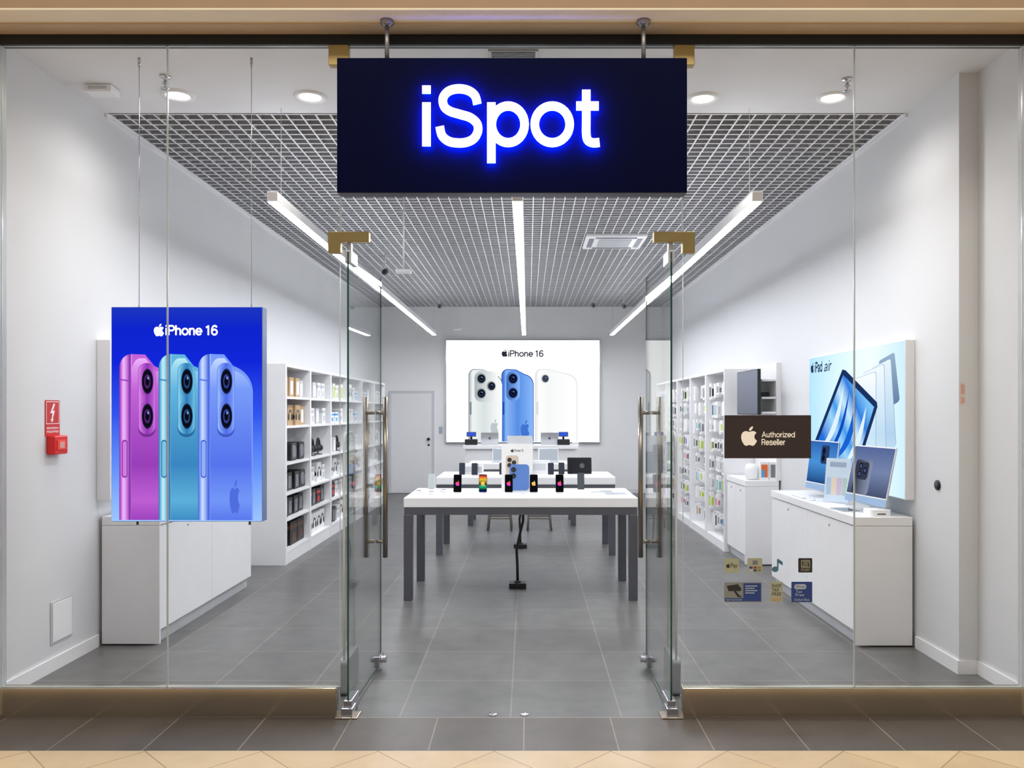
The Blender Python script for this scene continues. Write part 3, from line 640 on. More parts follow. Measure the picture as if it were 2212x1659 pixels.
# ------------------------------------------------------------ computers on the right cabinet
ZT = .912
SCR1 = grad('screen_blue', [(0, (24, 60, 120)), (.5, (76, 150, 224)), (1, (44, 96, 180))], 'Z', .1, .5, .95)
SCR2 = grad('screen_dusk', [(0, (66, 74, 106)), (.5, (120, 136, 176)), (1, (82, 102, 156))], 'Z', .1, .5, .95)
def computer(label, x, y, t_, scr, kind, tilt):
    t = thing('desktop_computer', label, 'computer', (x, y, ZT), (0, 0, -math.radians(90-t_)))
    M = up(tilt, 0, 0, .13)
    MB().prism(rrect(-.273, .273, -.075, .36, .012), -.006, .004, 0, M).build('display_case', SILV, t, bev=.001)
    MB().flat(rrect(-.271, .271, -.02, .358, .008), .0046, 0, M).build('bezel', PAPER, t)
    s = MB().flat(rrect(-.264, .264, -.012, .351, .003), .0052, 0, M).build('screen', scr, t)
    MB().flat(rrect(-.271, .271, -.073, -.021, .005), .0048, 0, M).build('chin', mat('pale_blue_metal', (150, 180, 214), .35, .2), t)
    MB().prism(rrect(-.075, .075, -.075, .085, .008), 0, .006).build('foot', SILV, t)
    zt = .26; yt = (zt-.13)*math.tan(math.radians(tilt))+.008
    MB().add([(-.07, .075, .006), (.07, .075, .006), (.07, .082, .006), (-.07, .082, .006), (-.07, yt, zt), (.07, yt, zt), (.07, yt+.01, zt), (-.07, yt+.01, zt)], [(0, 1, 5, 4), (1, 2, 6, 5), (2, 3, 7, 6), (3, 0, 4, 7), (0, 3, 2, 1), (4, 5, 6, 7)]).build('stand', SILV, t)
    if kind == 2:
        MB().prism(rrect(-.20, .02, -.010, .25, .03), .0058, .0062, 0, M).build('phone_picture', grad('scr_phone', [(0, (40, 44, 60)), (1, (150, 160, 190))], 'X', -.2, .02, .8), s)
        MB().prism(rrect(-.17, -.02, .10, .235, .03), .0064, .0068, 0, M).build('lens_plate_picture', emi('scr_plate', (60, 66, 88), .8), s)
        for a, b_ in ((-.13, .2), (-.13, .14), (-.065, .17)): MB().flat(ell(a, b_, .026), .0072, 0, M).flat(ell(a, b_, .016), .0076, 1, M).build('lens_picture', [emi('scr_ring', (20, 22, 32)), emi('scr_lens', (70, 84, 130))], s)
    else:
        MB().prism(rrect(-.03, .12, .16, .32, .025), .0058, .0062, 0, M).build('phone_picture', emi('scr_block', (44, 66, 110), .9), s)
        MB().flat(ell(.02, .27, .03), .0066, 0, M).flat(ell(.02, .21, .03), .0066, 0, M).build('lens_picture', emi('scr_dark', (16, 22, 40)), s)
    return t
computer('farther blue-screened desktop computer on right cabinet behind the window sign', 2.545, 7.05, 5, SCR1, 1, 7)
computer('nearer desktop computer with dark phone picture on right cabinet', 2.515, 6.02, 8, SCR2, 2, 12)
t = thing('leaflet_stand', 'upright clear stand with pale leaflet between the two computers', 'leaflet stand', (2.47, 6.50, ZT), (0, 0, -math.radians(50)))
M = up(8, 0, 0, .012)
MB().prism(rrect(-.11, .11, 0, .36, .004), -.004, 0, 0, M).build('back_plate', ACRYL, t); MB().box(-.11, .11, -.05, .07, 0, .006).build('base', PAPER, t)
q = MB().flat(rrect(-.105, .105, .005, .355, .003), .001, 0, M).build('leaflet', mat('pale_leaflet', (200, 216, 232), .3), t)
MB().flat(rrect(-.07, .07, .285, .325, .006), .0016, 0, M).build('heading_picture', mat('leaf_heading', (150, 168, 190), .5), q)
for i, c in enumerate(((166, 192, 216), (222, 206, 184), (198, 180, 204), (174, 198, 190))):
    MB().flat(rrect(-.09+i*.045, -.05+i*.045, .06, .20, .01), .0016, 0, M).build('phone_picture', mat('leaf_%d' % i, c, .5), q)
t = thing('keyboard', 'slim white keyboard lying before the farther computer', 'keyboard', (2.385, 7.02, ZT), (0, 0, -PI/2))
MB().prism(rrect(-.14, .14, -.055, .055, .01), 0, .008).build('case', SILV, t); b = MB()
for r in range(5):
    for c in range(12): b.box(-.132+c*.022, -.132+c*.022+.018, -.048+r*.0195, -.048+r*.0195+.016, .008, .0105)
b.build('keys', PAPER, t)
t = thing('tablet', 'thin dark tablet lying flat before the nearer computer', 'tablet', (2.375, 6.18, ZT), (0, 0, .12))
MB().prism(rrect(-.07, .07, -.2, .02, .01), 0, .007).build('case', SILV, t); MB().flat(rrect(-.064, .064, -.194, .014, .006), .0075).build('screen', mat('off_screen', (50, 60, 78), .1), t)
t = thing('computer_mouse', 'small white rounded mouse on the right cabinet beside the keyboard', 'mouse', (2.37, 6.78, ZT))
MB().prism(rrect(-.028, .028, -.05, .05, .026), 0, .018).build('shell', WHITE, t, bev=.006); MB().box(-.003, .003, .01, .035, .018, .0195).build('scroll_strip', LGREY, t)
t = thing('mini_computer', 'small white square box computer on near corner of right cabinet', 'computer', (2.50, 5.80, ZT))
MB().prism(rrect(-.075, .075, -.075, .075, .025), 0, .045).build('case', WHITE, t, bev=.003); MB().box(-.03, .03, -.077, -.075, .012, .02).build('port_slot', DGREY, t)
b = MB(); b.tube([(2.58, 5.83, ZT+.02), (2.62, 5.86, ZT+.006), (2.66, 5.94, ZT+.006), (2.63, 6.05, ZT+.006), (2.66, 6.2, ZT+.02), (2.645, 6.12, ZT+.1)], .005, 6)
tag(b.build('power_cable', BLACK, None, True), 'black cable curling behind the nearer computer on right cabinet', 'cable')

# short cabinet: television, wall shelves, small stock
t = thing('shelf_panel', 'white wall panel with three shelves above the short right cabinet', 'shelving', (XR, 9.1, .912))
MB().box(-.05, 0, -.40, .42, 0, 1.27).build('back_panel', WHITE2, t, bev=.002)
for z in (.72, .88, 1.07): MB().box(-.20, -.05, -.38, .40, z, z+.022).build('shelf', WHITE, t, bev=.002)
t = thing('television', 'flat television with grey screen facing aisle above short right cabinet', 'television', (2.44, 9.02, 1.62))
MB().box(0, .035, -.42, .42, 0, .49).build('case', BLACK, t, bev=.004); MB().box(-.002, 0, -.412, .412, .010, .480).build('screen', grad('tv_screen', [(0, (120, 126, 140)), (1, (150, 156, 172))], 'Z', 0, .5, 1.0), t)
MB().box(.035, .23, -.06, .06, .2, .25).build('wall_bracket', DGREY, t)
t = thing('smart_speaker', 'white fabric round speaker on the short right cabinet', 'speaker', (2.45, 8.86, .912))
MB().lathe([(.03, 0), (.06, .005), (.072, .05), (.072, .12), (.06, .165), (.03, .175), (0, .175)], 24).build('body', WHITE, t, True); MB().lathe([(0, .1752), (.028, .1752), (.026, .178), (0, .178)], 20).build('touch_top', LGREY, t, True)
for i, (yy, xx, m, m2, lab) in enumerate(((8.80, 2.56, PAPER, ORNG, 'white box with orange picture on the short right cabinet'), (8.78, 2.655, PAPER, MGREY, 'plain white box with grey mark nearest wall on short right cabinet'))):
    t = thing('product_box', lab, 'box', (xx, yy, .912)); MB().box(-.045, .045, -.04, .04, 0, .2).build('carton', m, t, bev=.002); MB().box(-.034, .034, -.042, -.04, .03, .17).build('picture', m2, t)
    if i == 0: MB().box(-.034, 0, -.043, -.042, .03, .11).build('picture_patch', BLUEC, t)

# ------------------------------------------------------------ window sign and stickers
Yw = YG-.012
t = thing('window_sign', 'dark brown reseller sign with pale emblem fixed to right window', 'sign', (wx(1658.5, Yw), Yw, wz(943.5, Yw)), FACE_CAM)
kw = Yw/F
def q_(px, py): return ((px-1658.5)*kw, (943.5-py)*kw)
MB().prism(rrect(*[q_(1565, 0)[0], q_(1752, 0)[0], q_(0, 990)[1], q_(0, 897)[1]], .003), -.005, 0).build('plate', mat('brown_plate', (56, 42, 38), .35), t)
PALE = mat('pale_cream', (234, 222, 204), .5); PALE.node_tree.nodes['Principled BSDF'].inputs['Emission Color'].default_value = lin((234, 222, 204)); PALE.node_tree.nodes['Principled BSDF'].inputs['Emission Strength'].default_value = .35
logo(t, *q_(1618, 942), 42*kw, .001, PALE)
stext(t, 'Authorized', q_(1645, 0)[0], q_(1717, 0)[0], q_(0, 945)[1], q_(0, 931)[1], .001, PALE, w=.105)
stext(t, 'Reseller', q_(1645, 0)[0], q_(1696, 0)[0], q_(0, 962)[1], q_(0, 948)[1], .001, PALE, w=.105)
def sticker(label, px0, px1, py0, py1, m, name='sticker'):
    cx, cy = (px0+px1)/2, (py0+py1)/2
    t = thing(name, label, 'sticker', (wx(cx, Yw), Yw+.003, wz(cy, Yw)), FACE_CAM, 'stickers on the right window')
    a, b_ = (px1-px0)/2*kw, (py1-py0)/2*kw
    if m: MB().prism(rrect(-a, a, -b_, b_, .005), -.002, 0).build('backing', m, t)
    return t, (lambda x, y: ((x-cx)*kw, (cy-y)*kw))
CREAMS = mat('sticker_cream', (176, 178, 150), .5); INKD = mat('sticker_ink', (40, 42, 44), .5); STB = mat('sticker_blue', (38, 66, 136), .5); STW = mat('sticker_white', (190, 198, 206), .5)
SRED = mat('sticker_red', (150, 60, 50), .5); SORG = mat('sticker_orange', (170, 120, 60), .5); SGRN = mat('sticker_green', (120, 140, 70), .5); SBRN = mat('sticker_brown', (44, 32, 36), .5)
t, q = sticker('pale payment sticker with dark emblem, upper left of sticker rows', 1565, 1597, 1207, 1238, CREAMS)
logo(t, *q(1573, 1222), 10*kw, .001, INKD); text(t, 'Pay', q(1579, 0)[0], q(1593, 0)[0], q(0, 1229)[1], q(0, 1217)[1], .001, INKD)
t, q = sticker('pale sticker showing small payment cards on right window', 1615, 1647, 1206, 1237, CREAMS)
for i, c in enumerate((STB, SRED, SORG, STW, STB, SGRN)):
    x = 1619+(i % 3)*9; y = 1224+(i//3)*6; MB().flat([q(x, y+4.5), q(x+7, y+4.5), q(x+7, y), q(x, y)], .001).build('card_picture', c, t)
MB().flat([q(1626, 1220), q(1637, 1220), q(1637, 1211), q(1626, 1211)], .001).build('terminal_picture', MGREY, t)
NOTE = mat('note_teal', (70, 120, 140), .5)
t, q = sticker('teal music note sticker on the right window', 1667, 1693, 1207, 1238, None)
MB().prism([q(*p) for p in ell(1675, 1230, 7, 6)], -.002, 0).prism([q(*p) for p in [(1679, 1230), (1682, 1230), (1682, 1208), (1679, 1208)]], -.0018, .0002).prism([q(*p) for p in [(1682, 1208), (1691, 1214), (1691, 1222), (1682, 1216)]], -.0016, .0004).build('note', NOTE, t)
t, q = sticker('dark brown square sticker with pale pattern on the right window', 1725, 1755, 1206, 1237, SBRN)
MB().flat([q(*p) for p in rrect(1731, 1750, 1210, 1227, 2)], .0006).build('pattern_field', CREAMS, t)
MB().flat([q(*p) for p in rrect(1732.5, 1748.5, 1211.5, 1225.5, 1)], .0009).build('pattern_inner', SBRN, t)
for y0_, xa_, xb_ in ((1213, 1735, 1748), (1217.5, 1735, 1746), (1222, 1733, 1746)): MB().flat([q(xa_, y0_+2), q(xb_, y0_+2), q(xb_, y0_), q(xa_, y0_)], .0013).build('pattern_bar', CREAMS, t)
text(t, 'STUART', q(1730, 0)[0], q(1750, 0)[0], q(0, 1234)[1], q(0, 1229)[1], .001, CREAMS)
t, q = sticker('grey and blue camera surveillance sticker on the right window', 1565, 1646, 1258, 1301, mat('sticker_grey', (140, 142, 138), .5))
MB().flat([q(1606, 1299), q(1644, 1299), q(1644, 1260), q(1606, 1260)], .001).build('blue_field', STB, t)
MB().flat([q(*p) for p in [(1570, 1266), (1594, 1262), (1602, 1272), (1600, 1277), (1574, 1277)]], .001).flat([q(*p) for p in [(1585, 1277), (1590, 1277), (1598, 1287), (1602, 1287), (1602, 1290), (1594, 1290)]], .001).build('camera_picture', INKD, t)
MB().flat([q(1566, 1299), q(1606, 1299), q(1606, 1292), q(1566, 1292)], .001).build('caption_band', STB, t); text(t, 'OBIEKT MONITOROWANY', q(1568, 0)[0], q(1604, 0)[0], q(0, 1297.5)[1], q(0, 1294)[1], .0015, STW)
for i in range(4): MB().flat([q(1610, 1267+i*5), q(1636-(i % 2)*6, 1267+i*5), q(1636-(i % 2)*6, 1265+i*5), q(1610, 1265+i*5)], .0015).build('text_line', STW, t)
t, q = sticker('narrow pale tax free sticker on the right window', 1665, 1691, 1257, 1301, CREAMS)
for i, s_ in enumerate(('SHOP', 'TAX', 'FREE')): text(t, s_, q(1668, 0)[0], q(1688 if i != 1 else 1683, 0)[0], q(0, 1269+i*9)[1], q(0, 1262+i*9)[1], .001, INKD)
MB().flat([q(1668, 1298), q(1688, 1298), q(1688, 1292), q(1668, 1292)], .001).build('band', KRAFT, t)
t, q = sticker('blue tax free sticker with white lettering, lower right of sticker rows', 1710, 1755, 1257, 1301, STB)
MB().flat([q(*p) for p in rrect(1716, 1742, 1262, 1273, 5)], .001).build('pill', STW, t)
text(t, 'Shop', q(1719, 0)[0], q(1739, 0)[0], q(0, 1271.5)[1], q(0, 1264)[1], .0015, STB); text(t, 'Tax', q(1719, 0)[0], q(1733, 0)[0], q(0, 1281)[1], q(0, 1275)[1], .001, STW); text(t, 'Free', q(1719, 0)[0], q(1737, 0)[0], q(0, 1288)[1], q(0, 1282)[1], .001, STW); text(t, 'Global Blue', q(1716, 0)[0], q(1749, 0)[0], q(0, 1298)[1], q(0, 1293)[1], .001, STW)

# ------------------------------------------------------------ anti-theft pedestals
for x, lab in ((-1.07, 'clear anti-theft gate with grey base behind the left door'), (.865, 'clear anti-theft gate with grey base behind the right door')):
    t = thing('security_gate', lab, 'security gate', (x, 4.86, 0))
    M = Matrix.Rotation(PI/2, 4, 'Z') @ Matrix.Rotation(PI/2, 4, 'X')
    MB().prism(rrect(-.16, .16, 0, .21, .03), -.024, .024, 0, M).build('base', mat('gate_grey', (150, 154, 160), .35), t, bev=.006)
    MB().prism(rrect(-.15, .15, .2, 1.54, .06), -.006, .006, 0, M).build('panel', ACRYL, t)
    MB().tube([(0, -.14, .2), (0, -.14, 1.47), (0, -.12, 1.51), (0, -.08, 1.53), (0, .08, 1.53), (0, .12, 1.51), (0, .14, 1.47), (0, .14, .2)], .006, 8).build('rim', WHITE2, t, True)

# ------------------------------------------------------------ tables
def table(label, x0, x1, y0, y1, h=.9):
    cx, cy = (x0+x1)/2, (y0+y1)/2; a, b_ = (x1-x0)/2, (y1-y0)/2
    t = thing('display_table', label, 'table', (cx, cy, 0), (0, 0, 0), 'display tables')
    MB().box(-a, a, -b_, b_, h-.085, h).build('tabletop', WHITE, t, bev=.006)
    MB().box(-a+.005, a-.005, -b_+.005, -b_+.045, h-.15, h-.085).box(-a+.005, a-.005, b_-.045, b_-.005, h-.15, h-.085).box(-a+.005, -a+.045, -b_+.045, b_-.045, h-.15, h-.085).box(a-.045, a-.005, -b_+.045, b_-.045, h-.15, h-.085).build('apron', LEG, t)
    for sx_ in (-1, 1):
        for sy_ in (-1, 1):
            xa, xb = sorted((sx_*a, sx_*(a-.075))); ya, yb = sorted((sy_*b_, sy_*(b_-.075)))
            MB().box(xa, xb, ya, yb, 0, h-.15).build('leg', LEG, t, bev=.003)
    return t
table('nearest white display table with five upright phones', -1.085, .962, 7.08, 7.98)
table('second white display table, behind the nearest one', -1.055, 1.01, 9.31, 10.2)
table('farthest small white table before the service counter', -.87, .70, 11.75, 12.5)
for x, y, lab in ((-.095, 7.62, 'nearest table'), (-.09, 9.85, 'second table')):
    t = thing('floor_box', 'black floor power box under the %s' % lab, 'power box', (x, y, 0)); MB().box(-.08, .08, -.06, .06, 0, .05).build('case', BLACK, t, bev=.006); MB().box(-.03, .03, -.03, .03, .05, .065).build('socket', DGREY, t, bev=.003)
    b = MB(); b.tube([(x, y, .065), (x-.002, y, .2), (x-.01, y, .35), (x+.02, y, .5), (x+.05, y, .62), (x+.055, y, .815)], .013, 8)
    tag(b.build('power_cable', BLACK, None, True), 'black power cable rising to the underside of the %s' % lab, 'cable')

def phone_thing(label, x, y, z, w_, h_, body, scr, tilt=12, rz=0, em=None, stand=WHITE, grp='upright phones on the nearest table'):
    t = thing('smartphone', label, 'phone', (x, y, z), (0, 0, rz), grp)
    M = up(tilt, 0, 0, .012)
    MB().box(-.022, .022, -.022, .045, 0, .012).build('stand_foot', stand, t, bev=.002)
    MB().tube([(0, .038, .012), (0, .024, h_*.5)], .008, 8).build('stand_post', stand, t, True)
    MB().prism(rrect(-w_/2, w_/2, 0, h_, .011), -.009, 0, 0, M).build('case', body, t)
    s = MB().flat(rrect(-w_/2+.003, w_/2-.003, .003, h_-.003, .009), .0008, 0, M).build('screen', scr, t)
    if em: logo(s, 0, h_*.5, w_*.62, .0016, em, 'emblem_picture', M=M)
    return t
RAIN = grad('rainbow', [(0, (60, 120, 255)), (.35, (240, 60, 200)), (.6, (255, 90, 60)), (.8, (255, 200, 60)), (1, (90, 230, 120))], 'Z', .05, .14, 1.0)
RAIN2 = grad('rainbow2', [(0, (255, 60, 160)), (.5, (255, 220, 70)), (1, (70, 220, 255))], 'Z', .05, .14, 1.0)
SBLK = emi('phone_black_screen', (14, 14, 18))
SCOL = grad('phone_swirl_screen', [(0, (20, 60, 160)), (.2, (14, 14, 20)), (.4, (40, 200, 140)), (.5, (14, 14, 20)), (.75, (240, 200, 50)), (.9, (240, 80, 60)), (1, (20, 20, 28))], 'Z', 0, .17, .9)
Z1 = .9
for px, lab, sc, em in ((988, 'leftmost of five black upright phones on nearest table', SBLK, RAIN), (1043, 'upright phone with colourful swirl screen on nearest table', SCOL, RAIN2), (1099, 'upright phone left in front of the white poster board', SBLK, RAIN), (1153, 'upright phone just right of the white poster board', SBLK, RAIN2), (1209, 'rightmost of five black upright phones on nearest table', SBLK, RAIN)):
    phone_thing(lab, wx(px, 7.45), 7.45, Z1, .074, .165, BLACK, sc, em=em)
phone_thing('pale upright phone near left end of nearest table', wx(932, 7.72), 7.72, Z1, .062, .15, WHITE2, emi('pale_screen', (206, 218, 222), .9), em=None)
phone_thing('dark grey upright phone near right end of nearest table', wx(1255, 7.72), 7.72, Z1, .066, .16, DGREY, emi('grey_screen', (92, 98, 104), .9))
for i, px in enumerate((955, 1020, 1072, 1130, 1180, 1232)):
    t = thing('price_card', '%s small white price card along nearest table front, from left' % ORD[i], 'card', (wx(px, 7.36), 7.36, Z1), (0, 0, 0), 'price cards')
    MB().box(-.03, .03, -.02, .02, 0, .004).build('card', PAPER, t); MB().box(-.02, .02, -.008, .0, .004, .0045).build('print', MGREY, t)
# earphone bits and flat tablets
for px, Y, m, lab in ((905, 7.5, BLKC, 'small dark earphone case'), (932, 7.4, MGREY, 'small grey earphone case'), (958, 7.6, NAVY, 'small navy earphone case')):
    t = thing('earphone_case', lab+' at the left end of nearest table', 'earphones', (wx(px, Y), Y, Z1))
    MB().prism(rrect(-.03, .03, -.022, .022, .015), 0, .022).build('case', PAPER, t, bev=.004); MB().prism(rrect(-.02, .02, -.012, .012, .008), .022, .026).build('lid_mark', m, t)
for px, Y, m, lab in ((1300, 7.62, 'near', 'thin white tablet lying flat at right end of nearest table'), (1330, 7.42, 'b', 'silver tablet at the right front corner of nearest table')):
    t = thing('tablet', lab, 'tablet', (wx(px, Y), Y, Z1), (0, 0, .1 if m == 'b' else -.05))
    MB().prism(rrect(-.1, .1, -.07, .07, .008), 0, .007).build('case', SILV, t); MB().flat(rrect(-.094, .094, -.064, .064, .005), .0075).build('screen', mat('tablet_glare', (190, 200, 214), .08), t)
# poster boards
def board(label, x, y, z, w_, h_, m, dark=False):
    t = thing('poster_board', label, 'poster', (x, y, z)); M = up(6, 0, 0, .004)
    MB().prism(rrect(-w_/2, w_/2, 0, h_, .004), -.012, 0, 0, M).build('board', m, t); MB().box(-w_/2, w_/2, -.02, .09, 0, .006).build('foot', PAPER, t)
    s = w_/.3
    kk = 1/233.0*s
    def q(px, py): return ((px-1115)*kk, (1064-py)*kk)
    if not dark:
        logo(t, *q(1104, 973), 8*kk, .001, INKD, M=M); stext(t, 'iPhone 16', q(1108, 0)[0], q(1129, 0)[0], q(0, 976)[1], q(0, 970)[1], .001, INKD, M=M)
    o = MB().prism([q(*p) for p in rrect(1090, 1118, 984, 1062, 6)], .001, .0012, 0, M).build('phone_picture', mat('bd_gold' if not dark else 'bd_grey', (206, 190, 172) if not dark else (90, 94, 104), .4), t)
    for a, c in ((1098, 994), (1098, 1006), (1108, 1000)): MB().flat([q(*p) for p in ell(a, c, 5)], .002, 0, M).build('lens_picture', INKD, o)
    o = MB().prism([q(*p) for p in rrect(1098, 1142, 1004, 1062, 8)], .0022, .0024, 0, M).build('phone_picture', mat('bd_blue' if not dark else 'bd_grey2', (92, 130, 200) if not dark else (120, 124, 132), .4), t)
    for a, c in ((1107, 1016), (1107, 1030)): MB().flat([q(*p) for p in ell(a, c, 6)], .003, 0, M).build('lens_picture', INKD, o)
board('white poster board picturing two phones on nearest table', wx(1117, 7.62), 7.62, Z1, .295, .45, PAPER)
board('grey poster board standing on second table behind the white one', wx(1123, 9.8), 9.8, Z1, .31, .46, LGREY, True)
# second table goods
for px, Y, ww, hh, m, lab in ((1012, 9.75, .17, .13, PAPER, 'wide white box on left side of second table'), (1037, 9.6, .08, .14, PAPER, 'narrow white box on left side of second table'), (1165, 9.9, .26, .16, WHITE2, 'white box behind the phones at middle of second table')):
    t = thing('product_box', lab, 'box', (wx(px, Y), Y, Z1)); MB().box(-ww/2, ww/2, -.04, .04, 0, hh).build('carton', m, t, bev=.003); MB().box(-ww*.3, ww*.3, -.042, -.04, hh*.25, hh*.75).build('picture', LGREY, t)
for px, Y, bd, lab in ((998, 9.55, DGREY, 'first phone from left on second table'), (1025, 9.5, BLACK, 'second phone from left on second table'), (1085, 9.55, BLACK, 'phone on second table left of poster board'), (1190, 9.55, DGREY, 'phone on second table right of poster board'), (1213, 9.6, BLACK, 'dark phone beside tablet on second table')):
    phone_thing(lab, wx(px, Y), Y, Z1, .07, .14, bd, emi('scr2_'+lab[:5], (70, 76, 90), .8), grp='upright phones on the second table')
t = thing('tablet', 'black tablet propped on white stand on second table', 'tablet', (wx(1252, 9.65), 9.65, Z1)); M = up(14, 0, 0, .012)
MB().prism(rrect(-.145, .145, 0, .2, .012), -.008, 0, 0, M).build('case', BLACK, t); MB().flat(rrect(-.135, .135, .01, .19, .006), .001, 0, M).build('screen', mat('tab_black', (26, 28, 34), .12), t); MB().box(-.09, .09, -.04, .09, 0, .012).build('stand_foot', WHITE, t, bev=.003); MB().flat(ell(.03, .1, .03), .002, 0, M).build('screen_ring', emi('tab_ring', (110, 116, 126), .8), t)
for px, Y, lab in ((1085, 12.1, 'open silver laptop at left of farthest table'), (1185, 12.1, 'open silver laptop at right of farthest table')):
    t = thing('laptop', lab, 'laptop', (wx(px, Y), Y, Z1), (0, 0, 0), 'laptops on the farthest table')
    MB().prism(rrect(-.15, .15, -.14, .07, .01), 0, .012).build('base', SILV, t); MB().prism(rrect(-.15, .15, 0, .2, .01), -.006, 0, 0, up(18, 0, .07, .012)).build('lid', SILV, t); MB().flat(rrect(-.14, .14, .008, .19, .004), .001, 0, up(18, 0, .07, .012)).build('screen', emi('laptop_screen', (190, 200, 214), .9), t)
# stools
for px, lab in ((1080, 'left grey stool before the farthest table'), (1165, 'right grey stool before the farthest table')):
    t = thing('stool', lab, 'stool', (wx(px, 11.4), 11.4, 0), (0, 0, 0), 'grey stools')
    MB().prism(rrect(-.17, .17, -.15, .15, .04), .43, .46).build('seat', WOODG, t, bev=.006)
    for a in (-1, 1):
        for c in (-1, 1): MB().tube([(a*.13, c*.11, .43), (a*.165, c*.14, 0)], [.018, .014], 10).build('leg', WOODG, t, True)
    MB().tube([(-.15, -.13, .17), (.15, -.13, .17)], .011, 8).tube([(-.15, .13, .17), (.15, .13, .17)], .011, 8).tube([(-.15, -.13, .17), (-.15, .13, .17)], .011, 8).tube([(.15, -.13, .17), (.15, .13, .17)], .011, 8).build('stretcher', WOODG, t, True)

# ------------------------------------------------------------ service counter
Yc = 14.2
t = thing('service_counter', 'white service counter in front of the back poster', 'counter', (wx(1125, Yc), Yc+.35, 0)); a = (wx(1250, Yc)-wx(1000, Yc))/2
MB().box(-a, a, -.35, .35, 1.0, 1.066).build('countertop', WHITE, t, bev=.005); MB().box(-a+.04, a-.04, -.30, .30, .08, 1.0).build('body', WHITE2, t); MB().box(-a+.08, a-.08, -.27, .27, 0, .08).build('plinth', DGREY, t); MB().box(-a+.04, a-.04, -.31, -.30, .60, .615).build('panel_groove', SEAM, t)
ZK = 1.066
for px, lab in ((1058, 'silver laptop seen from behind at left of service counter'), (1187, 'silver laptop seen from behind at right of service counter')):
    t = thing('laptop', lab, 'laptop', (wx(px, 14.4), 14.4, ZK), (0, 0, 0), 'laptops on the service counter')
    MB().prism(rrect(-.155, .155, 0, .22, .01), 0, .014).build('base', SILV, t); M = up(-14, 0, 0, .014); MB().prism(rrect(-.155, .155, 0, .21, .01), -.006, 0, 0, M).build('lid', SILV, t); logo(t, 0, .11, .05, .001, DGREY, 'lid_emblem', M=M)
PB = emi('terminal_blue', (50, 90, 220), 1.0)
for px, lab in ((1018, 'black payment terminal with blue display at left of counter'), (1217, 'black payment terminal with blue display at right of counter')):
    t = thing('payment_terminal', lab, 'terminal', (wx(px, 14.4), 14.4, ZK), (0, 0, 0), 'payment terminals')
    MB().box(-.11, .11, -.08, .1, 0, .10).build('printer_body', BLACK, t, bev=.01); MB().tube([(0, .03, .1), (0, .03, .17)], .018, 10).build('neck', BLACK, t, True)
    M = up(10, 0, 0, .15); MB().prism(rrect(-.085, .085, 0, .08, .006), -.03, 0, 0, M).build('display_case', DGREY, t); MB().flat(rrect(-.075, .075, .01, .07, .003), .001, 0, M).build('display', PB, t)
for px, m, lab in ((1118, PAPER, 'white paper box at middle of service counter'), (1243, PAPER, 'white note stack at right end of service counter')):
    t = thing('paper_stack', lab, 'papers', (wx(px, 14.45), 14.45, ZK)); MB().box(-.06, .06, -.05, .05, 0, .05).build('stack', m, t, bev=.003); MB().box(-.04, .04, -.052, -.05, .012, .035).build('print', LGREY, t)

# ------------------------------------------------------------ open shelving on the left
LV = [.15, .49, .77, 1.10, 1.50, 1.82]; LN = ['bottom', 'fifth', 'fourth', 'third', 'second', 'top']; BN = ['nearest', 'second', 'third', 'fourth', 'fifth', 'farthest']
XF = -2.60; PITCH = 1.01
for i in range(6):
    y = 8.70+i*PITCH
    t = thing('shelving_unit', '%s white open shelving bay along the left wall' % BN[i], 'shelving', (XL, y, 0), (0, 0, 0), 'left shelving bays')
    D = XF-XL
    for ya in (0, PITCH-.03): MB().box(0, D, ya, ya+(.05 if ya == 0 and i == 0 else .026), 0, 2.17).build('side_panel', WHITE2, t, bev=.002)
    y0 = .05 if i == 0 else .026
    MB().box(0, .015, y0, PITCH-.03, .12, 2.14).build('back_panel', WHITE2, t)
    MB().box(0, D-.004, y0, PITCH-.03, 2.14, 2.17).build('top_board', WHITE2, t)
    MB().box(0, D-.01, y0, PITCH-.03, 0, .12).build('plinth', WHITE2, t)
    for z in LV: MB().box(.015, D-.006, y0, PITCH-.03, z-.028, z).build('shelf', WHITE, t, bev=.002)
# goods: front faces +X, local origin at front bottom centre
PC = {}
def carton_meshes(key, w_, h_, d, mb, mp, pic):
    if key in PC: return PC[key]
    out = [('carton', MB().box(-d, 0, -w_/2, w_/2, 0, h_).mesh('carton', mb))]
    p = MB()
    MF = Matrix.Rotation(PI/2, 4, 'Z') @ Matrix.Rotation(PI/2, 4, 'X')           # front face (+X)
    MS = Matrix.Translation((-d/2, -w_/2, 0)) @ Matrix.Rotation(PI/2, 4, 'X')     # near side (-Y)
    for M, ww in ((MF, w_), (MS, d)):
        if pic == 'window': p.prism(rrect(-ww*.3, ww*.3, h_*.12, h_*.82, min(ww, h_)*.1, 3), 0, .002, 0, M)
        elif pic == 'band': p.box(-ww*.5, ww*.5, h_*.68, h_*.86, 0, .002, 0, M); p.box(-ww*.25, ww*.25, h_*.15, h_*.5, 0, .002, 0, M)
        elif pic == 'ring':
            ra, rb = min(ww, h_)*.36, min(ww, h_)*.25; n = 16; vs = []; fs = []
            for r in (ra, rb):
                for j in range(n+1): a = PI*j/n; vs.append((r*math.cos(a), h_*.45+r*1.1*math.sin(a), .002))
            for j in range(n): fs.append((j, j+1, n+2+j, n+1+j))
            p.add(vs, fs, 0, M)
            for s_ in (-1, 1): p.prism(ell(s_*ra*.9, h_*.4, ra*.36, ra*.52, 14), 0, .004, 0, M)
    out.append(('picture', p.mesh('picture', mp))); PC[key] = out; return out
def place(ms, name, label, cat, loc, grp, rz=0):
    t = thing(name, label, cat, loc, (0, 0, rz), grp)
    for nm, me in ms: shared(nm, me, t)
    return t
